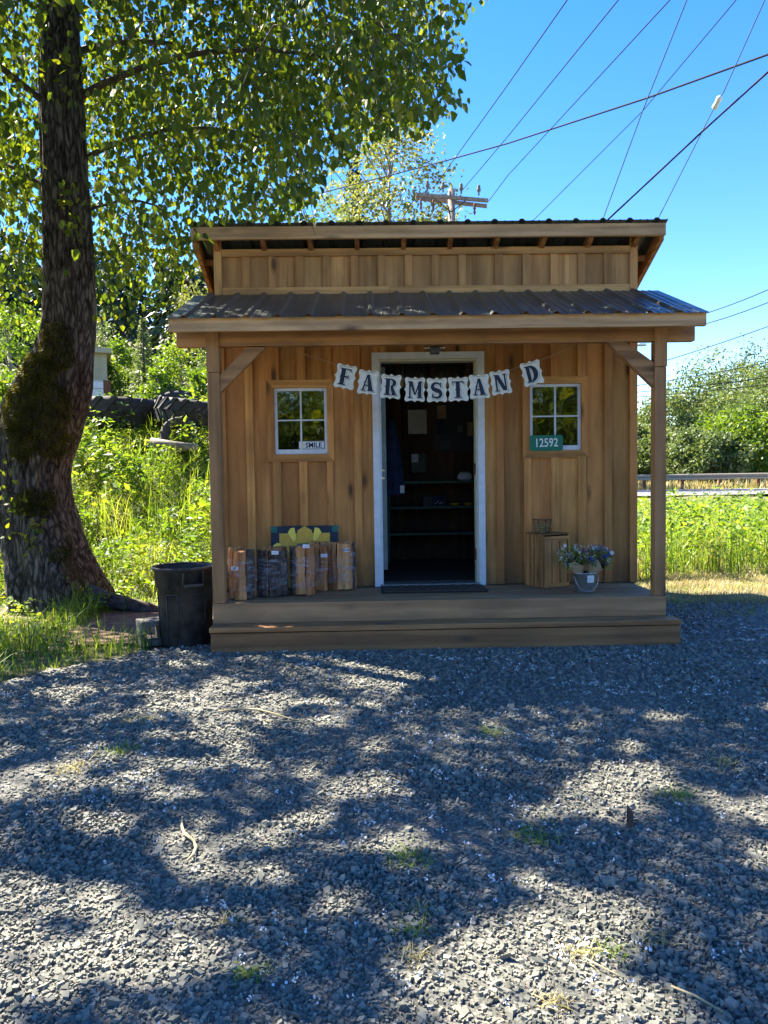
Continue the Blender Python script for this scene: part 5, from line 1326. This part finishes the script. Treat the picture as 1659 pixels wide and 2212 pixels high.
pa = at(325, 955, 11.4); MB().tube([pa, pa + Vector((.35, .0, -.06)), pa + Vector((.7, .05, -.10))], [.07, .075, .06], 10, jit=.1).build('log', 'grey_bark', None, label='weathered grey log lying in weeds under the tyres', category='log')

# ------------------------------------------------------------------ shed behind
sh = thing('metal_shed', 'cream metal shed with a white roll-up door beyond the bank', 'shed', (at(232, 900, 30).x, 30, 2))
x0, x1, z0, z1 = rect(100, 765, 232, 880, 30)
MB().box(x0, x1, 30, 36, z0 - 3, z1 + .0).build('wall', 'siding_metal', sh)
k = x0
while k < x1 - .05:
    MB().box(k, k + .05, 29.97, 29.999, z0 - 3, z1 - .05).build('siding_rib', 'siding_metal', sh); k += .30
MB().box(x0 - .2, x1 + .18, 29.7, 36.2, z1, z1 + .18).build('roof', 'siding_metal', sh)
a, b, c_, d_ = rect(110, 822, 222, 880, 29.9)
dr = MB().box(a, b, 29.93, 29.965, c_ - 2, d_).build('roll_up_door', 'white', sh)
for k in range(9): MB().box(a, b, 29.915, 29.928, d_ - .3 * k - .05, d_ - .3 * k - .02).build('door_slat', 'siding_metal', dr)
MB().box(b, b + .28, 29.93, 29.965, c_ - 2, d_).build('door_jamb', 'rust', sh)

sh.rotation_euler.z = R(21)
# ------------------------------------------------------------------ trees
def crown_tree(name, base, h, rad, mat, label, cat, ncl=60, per=90, ls=.22, trunk_r=.18, c0=.30, barkm='grey_bark', group=None, flat=1.0, pts=None, cs=.16, T=QUAD, TF=QUADF):
    base = Vector(base); t = thing(name, label, cat, tuple(base), group)
    top = base + Vector((0, 0, h)); n = 8
    MB().tube([base + Vector((.1 * math.sin(k * 1.7), 0, h * .85 * k / (n - 1))) for k in range(n)], [trunk_r * (1 - .85 * k / (n - 1)) + .01 for k in range(n)], 8).build('trunk', barkm, t)
    u = rnd_dir(ncl); rr_ = rng.uniform(.35, 1, ncl) ** .6; zc = base.z + h * (c0 + (1 - c0) / 2)
    Cc = np.stack([base.x + u[:, 0] * rr_ * rad, base.y + u[:, 1] * rr_ * rad * flat, zc + u[:, 2] * rr_ * h * (1 - c0) / 2], 1)
    lm = MB()
    for c in Cc[::3]:
        zz = max(base.z + h * .12, c[2] - rad * .5); lm.tube([(base.x, base.y, zz), ((base.x + c[0]) / 2, (base.y + c[1]) / 2, (zz + c[2]) / 2 + .2), tuple(c)], [trunk_r * .3, trunk_r * .18, .02], 5, cap=False)
    lm.build('limbs', barkm, t, kind='stuff')
    P = np.repeat(Cc, per, 0) + rng.normal(0, 1, (ncl * per, 3)) * cs * rad * np.array([1, 1, .75]); n = len(P)
    tint = np.clip(.5 + np.repeat(rng.normal(0, .2, ncl), per) + rng.normal(0, .16, n), 0, 1)
    L_ = rng.uniform(.6, 1.2, n) * ls
    batch('crown', leafV(P, rnd_dir(n), rnd_dir(n, .5), L_, L_ * .62, T), TF, tint, mat, t, kind='stuff')
    return t
def conifer(name, base, h, rad, label, cat='conifer', group=None, lv=34, mat=GC, ls=.34):
    base = Vector(base); t = thing(name, label, cat, tuple(base), group)
    MB().tube([base, base + Vector((0, 0, h * .98))], [rad * .09 + .04, .02], 7).build('trunk', 'twig', t)
    n = lv * 95; tt = rng.random(n) ** .8; az = rng.uniform(0, 6.28, n); r_ = rad * (1.02 - tt) * rng.power(1.6, n) * (1 + .2 * np.sin(az * 5 + np.floor(tt * lv) * 1.9))
    P = np.stack([base.x + r_ * np.cos(az), base.y + r_ * np.sin(az), base.z + h * (.06 + .94 * np.floor(tt * lv) / lv) - r_ * .28 + rng.normal(0, .06, n)], 1)
    d = np.stack([np.cos(az), np.sin(az), np.full(n, -.35)], 1) + rng.normal(0, .35, (n, 3))
    L_ = rng.uniform(.6, 1.2, n) * ls * (1.15 - .6 * tt)
    batch('crown', leafV(P, d, rnd_dir(n, 1), L_, L_ * .42, QUAD), QUADF, rng.random(n), mat, t, kind='stuff')
def gb(px, Y_, lift=0): p = at(px, 1030, Y_); return (p.x, Y_, float(H(p.x, Y_)) + lift)
def hh(px, py, Y_, bz): return at(px, py, Y_).z - bz
# tall tree and conifer above the roof
b = gb(852, 46); crown_tree('birch_tree', b, hh(852, 235, 46, b[2]), 3.8, GB, 'tall airy pale green tree rising behind the farm stand roof', 'tree', 130, 60, .30, .25, .42, cs=.15)
b = gb(775, 52); conifer('fir_tree', b, hh(775, 320, 52, b[2]), 3.6, 'dark fir behind the airy tree above the roof', lv=40, ls=.6)
b = gb(640, 40); crown_tree('maple_tree', b, hh(640, 440, 40, b[2]), 4.5, GT, 'rounded green tree just above the left half of the roof', 'tree', 60, 80, .28, .2)
# left of the stand
b = gb(318, 28); conifer('young_fir', b, hh(318, 685, 28, b[2]), 1.0, 'young pointed fir standing beyond the tyre wall', lv=34, mat=GT, ls=.2)
for px, py, Y_, rd, mm, lb in ((262, 722, 33, .95, GY, 'bright shrub just right of the cream shed'), (400, 745, 32, 1.5, GY, 'bright leafy shrub beside the porch roof corner'), (350, 800, 27, .9, GY, 'low bright shrub right behind the tyres'), (28, 615, 25, 1.7, GY, 'bright tree left of the cottonwood trunk'), (452, 575, 34, 1.5, GB, 'pale flowering tree at the left roof corner'), (215, 700, 42, 1.8, GT, 'mid green tree above the cream shed'), (20, 800, 18, 1.0, GY, 'low shrub at the left picture edge'), (458, 800, 22, .9, GY, 'small shrub tight against the porch post')):
    b = gb(px, Y_); crown_tree('shrub' if hh(px, py, Y_, b[2]) < 5 else 'alder_tree', b, hh(px, py, Y_, b[2]), rd, mm, lb, 'shrub' if hh(px, py, Y_, b[2]) < 5 else 'tree', 60, 75, .16, .08, .08)
# right side
for px, py, Y_, rd, mm, lb in ((1565, 752, 56, 4.6, GT, 'tallest rounded willow beyond the road at right'), (1660, 800, 50, 4.2, GT, 'willow cut by the right picture edge beyond the road'), (1470, 830, 54, 3.4, GT, 'lower willow just right of the porch post'), (1610, 880, 46, 3.2, GY, 'bushy green thicket in front of the tallest willow'), (1395, 880, 62, 2.6, GC, 'darker tree seen between post and wall'), (1425, 930, 50, 2.4, GT, 'small bush behind the right porch post'), (1380, 905, 52, 2.6, GT, 'bush at the wall corner beyond the road'), (1720, 740, 60, 6, GT, 'large willow outside the right of the willow row'), (1530, 930, 44, 2.4, GT, 'low bush between the willows and the guardrail'), (1310, 900, 52, 2.8, GT, 'willow hidden behind the right end of the stand, nearest its corner'), (1215, 880, 55, 3.2, GT, 'willow hidden behind the stand, second from its right corner'), (1110, 890, 54, 3.2, GY, 'bushy tree hidden behind the middle of the stand'), (1000, 870, 56, 3.4, GT, 'willow hidden behind the doorway of the stand')):
    b = gb(px, Y_); crown_tree('willow_tree', b, hh(px, py, Y_, b[2]), rd, mm, lb, 'tree', 90, 165 if px > 1340 else 60, .24 if px > 1340 else .34, .2, .05, group='trees beyond the road', cs=.125)
# dark conifer wood on the hill (one mass)
Ps = []; Ds = []; Ls = []; Ts = []
for i in range(210):
    Y_ = random.uniform(68, 150); x = random.uniform(-125, -5); z = float(hillz(x, Y_)); h = random.uniform(9, 16); rd = h * .2; n = 240
    tt = rng.random(n) ** .8; az = rng.uniform(0, 6.28, n); r_ = rd * (1.05 - tt) * rng.power(2, n)
    Ps.append(np.stack([x + r_ * np.cos(az), Y_ + r_ * np.sin(az), z - 1 + h * tt], 1)); Ds.append(np.stack([np.cos(az), np.sin(az), np.full(n, -.6)], 1)); Ls.append(rng.uniform(.9, 1.6, n)); Ts.append(np.clip(rng.normal(.35 + random.uniform(-.2, .2), .2, n), 0, 1))
P = np.concatenate(Ps); batch('conifer_wood', leafV(P, np.concatenate(Ds), rnd_dir(len(P), 1), np.concatenate(Ls), np.concatenate(Ls) * .5, QUAD), QUADF, np.concatenate(Ts), GC, None, kind='stuff', label='dark conifer wood covering the far hillside at left', category='woodland')
# broadleaf band in front of it
Ps = []; Ts = []
for i in range(90):
    Y_ = random.uniform(46, 66); x = random.uniform(-70, -4); z = float(H(x, Y_)); rd = random.uniform(1.3, 2.4); n = 400
    u = rnd_dir(n); Ps.append(np.array([x, Y_, z + rd]) + u * rd * (rng.random((n, 1)) ** .3) * [1, 1, 1.15]); Ts.append(np.clip(rng.normal(random.uniform(.3, .7), .2, n), 0, 1))
P = np.concatenate(Ps); L_ = rng.uniform(.2, .42, len(P)); batch('broadleaf_wood', leafV(P, rnd_dir(len(P)), rnd_dir(len(P), .6), L_, L_ * .7, QUAD), QUADF, np.concatenate(Ts), GT, None, kind='stuff', label='mid green broadleaf wood at the foot of the far hill', category='woodland')
# wood behind the photographer (seen in the window glass)
Ps = []; Ts = []
for i in range(90):
    x = -26 + i * .58 + random.uniform(-1, 1); Y_ = random.uniform(-29, -22); rd = random.uniform(2.0, 2.7); zc = (1.2, 3.0, 4.6)[i % 3] + random.uniform(-.4, .4); n = 500
    u = rnd_dir(n); Ps.append(np.array([x, Y_, zc]) + u * rd * (rng.random((n, 1)) ** .3) * [1, 1, 1.1]); Ts.append(np.clip(rng.normal(random.uniform(.2, .6), .2, n), 0, 1))
P = np.concatenate(Ps); L_ = rng.uniform(.35, .62, len(P)); batch('roadside_wood', leafV(P, rnd_dir(len(P)), rnd_dir(len(P), .6), L_, L_ * .7, QUAD), QUADF, np.concatenate(Ts), GL, None, kind='stuff', label='wood behind the gravel lot, reflected in the window glass', category='woodland')

# ------------------------------------------------------------------ guardrail
gr = thing('guardrail', 'steel guardrail running along the far side of the road', 'guardrail', (22, 38.6, rz))
for a in range(10):
    x0 = 0 + a * 4.0
    z1 = rz + .76; pr = [(0, 0), (-.04, -.03), (-.04, -.10), (.03, -.155), (-.04, -.21), (-.04, -.28), (0, -.31)]
    pts = [(x0, 38.5 + u, z1 + v) for u, v in pr] + [(x0, 38.5 + u + .015, z1 + v) for u, v in pr[::-1]]
    MB().prism(pts, (3.995, 0, 0)).build('rail', 'guard', gr)
for a in range(20): MB().box(0 + a * 2, .18 + a * 2, 38.52, 38.68, rz - .3, rz + .74).build('post', 'rust', gr)

# ------------------------------------------------------------------ utility pole and wires
PY = 27.0
pb = at(975, 480, PY)
po = thing('utility_pole', 'wooden utility pole with a double crossarm behind the roof', 'utility pole', (pb.x, PY, float(H(pb.x, PY))))
ptop = at(975, 409, PY)
MB().tube([(pb.x, PY, 0), (ptop.x, PY, ptop.z)], [.16, .125], 12).build('pole', 'grey_bark', po)
ca, cb_ = at(898, 424, PY), at(1053, 437, PY)
for dy in (-.16, .16):
    d = (cb_ - ca); MB().prism([ca + Vector((0, dy - .05, -.06)), ca + Vector((0, dy + .05, -.06)), ca + Vector((0, dy + .05, .06)), ca + Vector((0, dy - .05, .06))], d - Vector((0, 0, .0 if dy < 0 else .08))).build('crossarm', 'grey_bark', po)
ins = {}
for px in (923, 957, 996, 1034):
    c = at(px, 422 + (px - 975) * .084, PY); ins[px] = c + Vector((0, 0, .38))
    MB().lathe([(0, 0), (.03, 0), (.03, .12), (.07, .15), (.075, .22), (.05, .25), (.065, .30), (.04, .36), (0, .38)], c + Vector((0, -.05, .06)), 10).build('insulator', 'concrete', po)
for px in (909, 936, 1025):
    c = at(px, 434 + (px - 975) * .084, PY); MB().lathe([(0, 0), (.05, -.06), (.03, -.12), (.055, -.2), (.03, -.26), (.05, -.34), (0, -.45)], c, 8).build('hanging_insulator', 'rust', po)
for px in (945, 1005): MB().tube([at(px, 434, PY - .2), at(975, 458, PY - .12)], .02, 5).build('strut', 'wire', po)
def wire(pts, r_, mat, label, sag=0.0, name='overhead_wire', cat='wire', group=None):
    pts = [at(a, b, y) for a, b, y in pts]; out = []
    for i in range(len(pts) - 1):
        for k in range(8):
            t = k / 8; p = pts[i].lerp(pts[i + 1], t); p.z -= sag * 4 * t * (1 - t); out.append(p)
    out.append(pts[-1])
    return MB().tube(out, r_, 6).build(name, mat, None, label=label, category=cat, group=group)
wire([(935, 408, PY), (1097, 183, 19), (1225, 0, 15), (1330, -150, 12.5)], .013, 'cable', 'leftmost thin wire climbing from the pole crossarm')
wire([(997, 413, PY), (1097, 294.6, 22), (1335.6, 0, 15), (1450, -140, 13)], .013, 'cable', 'thin wire from the middle of the crossarm to the top edge')
wire([(1056, 434, PY), (1097, 379, 24), (1447, 0, 15), (1580, -145, 13)], .013, 'cable', 'thin wire rising from the right end of the crossarm')
wire([(620, 436, 34), (945, 352, 26), (1097, 309.7, 23), (1400, 211, 18), (1659, 117.7, 15), (1900, 25, 13)], .022, 'cable', 'thicker cable crossing the whole sky at a shallow slope')
wire([(1290, 520, 13), (1301, 477, 13), (1388, 240, 11.5), (1483.6, 0, 10), (1530, -110, 9.4)], .008, 'cable_pale', 'steep pale wire left of the thick twisted cable')
wire([(1100, 520, 24), (1154, 474, 23), (1388, 240, 19), (1590, 0, 15), (1690, -120, 13)], .011, 'cable', 'thin wire rising from mid roof, crossing the steep pale one')
wire([(1400, 515, 12), (1420, 475.6, 12), (1541, 236, 10.8)], .007, 'cable_pale', 'lower half of the guy wire below the white insulator')
wire([(1557, 208, 10.6), (1562.6, 200, 10.5), (1652, 0, 9.6), (1700, -110, 9.1)], .007, 'cable_pale', 'upper half of the guy wire above the white insulator')
c = at(1549, 222, 10.7); d = (at(1557, 206, 10.6) - at(1541, 238, 10.8)); X_ = Matrix.Translation(c) @ d.to_track_quat('Z', 'Y').to_matrix().to_4x4()
MB().lathe([(0, -.10), (.02, -.095), (.042, -.07), (.034, -.02), (.034, .02), (.042, .07), (.02, .095), (0, .10)], (0, 0, 0), 12).xf(X_).build('guy_insulator', 'paper', None, label='white strain insulator in the guy wire, upper right sky', category='insulator')
# twisted service cable
pts = [at(1275, 510, 8.6), at(1310.6, 477, 8.5), at(1520.5, 281, 7.6), at(1659, 155.7, 7.0), at(1800, 25, 6.5)]
sd_ = thing('service_cable', 'thick twisted service cable descending to the roof from upper right', 'cable', tuple(pts[1]))
for k in range(3):
    out = []
    for i in range(len(pts) - 1):
        for j in range(26):
            t = j / 26; p = pts[i].lerp(pts[i + 1], t); a = (i * 26 + j) * .55 + k * 2.094; out.append(p + Vector((.35, 0, -.45)).normalized() * 0 + Vector((math.cos(a) * .0065, math.sin(a) * .0065, math.cos(a) * .004)))
    MB().tube(out, .0085, 5).build('strand', ['cable_red', 'cable_red', 'cable'][k], sd_)
for nme, a, b, Y_, lb in ((0, (1515, 680), (1720, 598), 40, 'upper of the distant wires right of the porch roof'), (0, (1515, 702), (1720, 628), 40, 'second distant wire right of the porch roof'), (0, (1376, 797), (1720, 683), 44, 'distant wire rising just above the willows'), (0, (1340, 838), (1720, 770), 46, 'distant wire passing behind the porch post brace'), (0, (1340, 850), (1720, 806), 46, 'lower distant wire against the willow tops'), (0, (1340, 860), (1720, 822), 47, 'lowest distant wire beside the porch post')):
    wire([(*a, Y_), (*b, Y_ - 6)], .022, 'cable', lb, .1)
lp = thing('street_lamp', 'distant grey street lamp head seen between wall and porch post', 'street lamp', tuple(at(1366, 1000, 45)))
q0 = at(1366, 748, 45); MB().tube([(q0.x, 45, .4), (q0.x, 45, q0.z)], [.12, .08], 8).build('post', 'grey_bark', lp)
MB().tube([q0, at(1380, 744, 45)], .04, 6).build('arm', 'metal', lp); q1 = at(1380, 745, 45); MB().box(q1.x - .05, q1.x + .42, 44.85, 45.15, q1.z - .07, q1.z + .07, .03).build('lamp_head', 'metal', lp)

tot = 0
for o in bpy.data.objects:
    if o.type == 'MESH': tot += len(o.data.loops) - 2 * len(o.data.polygons)
print('TRIS', tot)
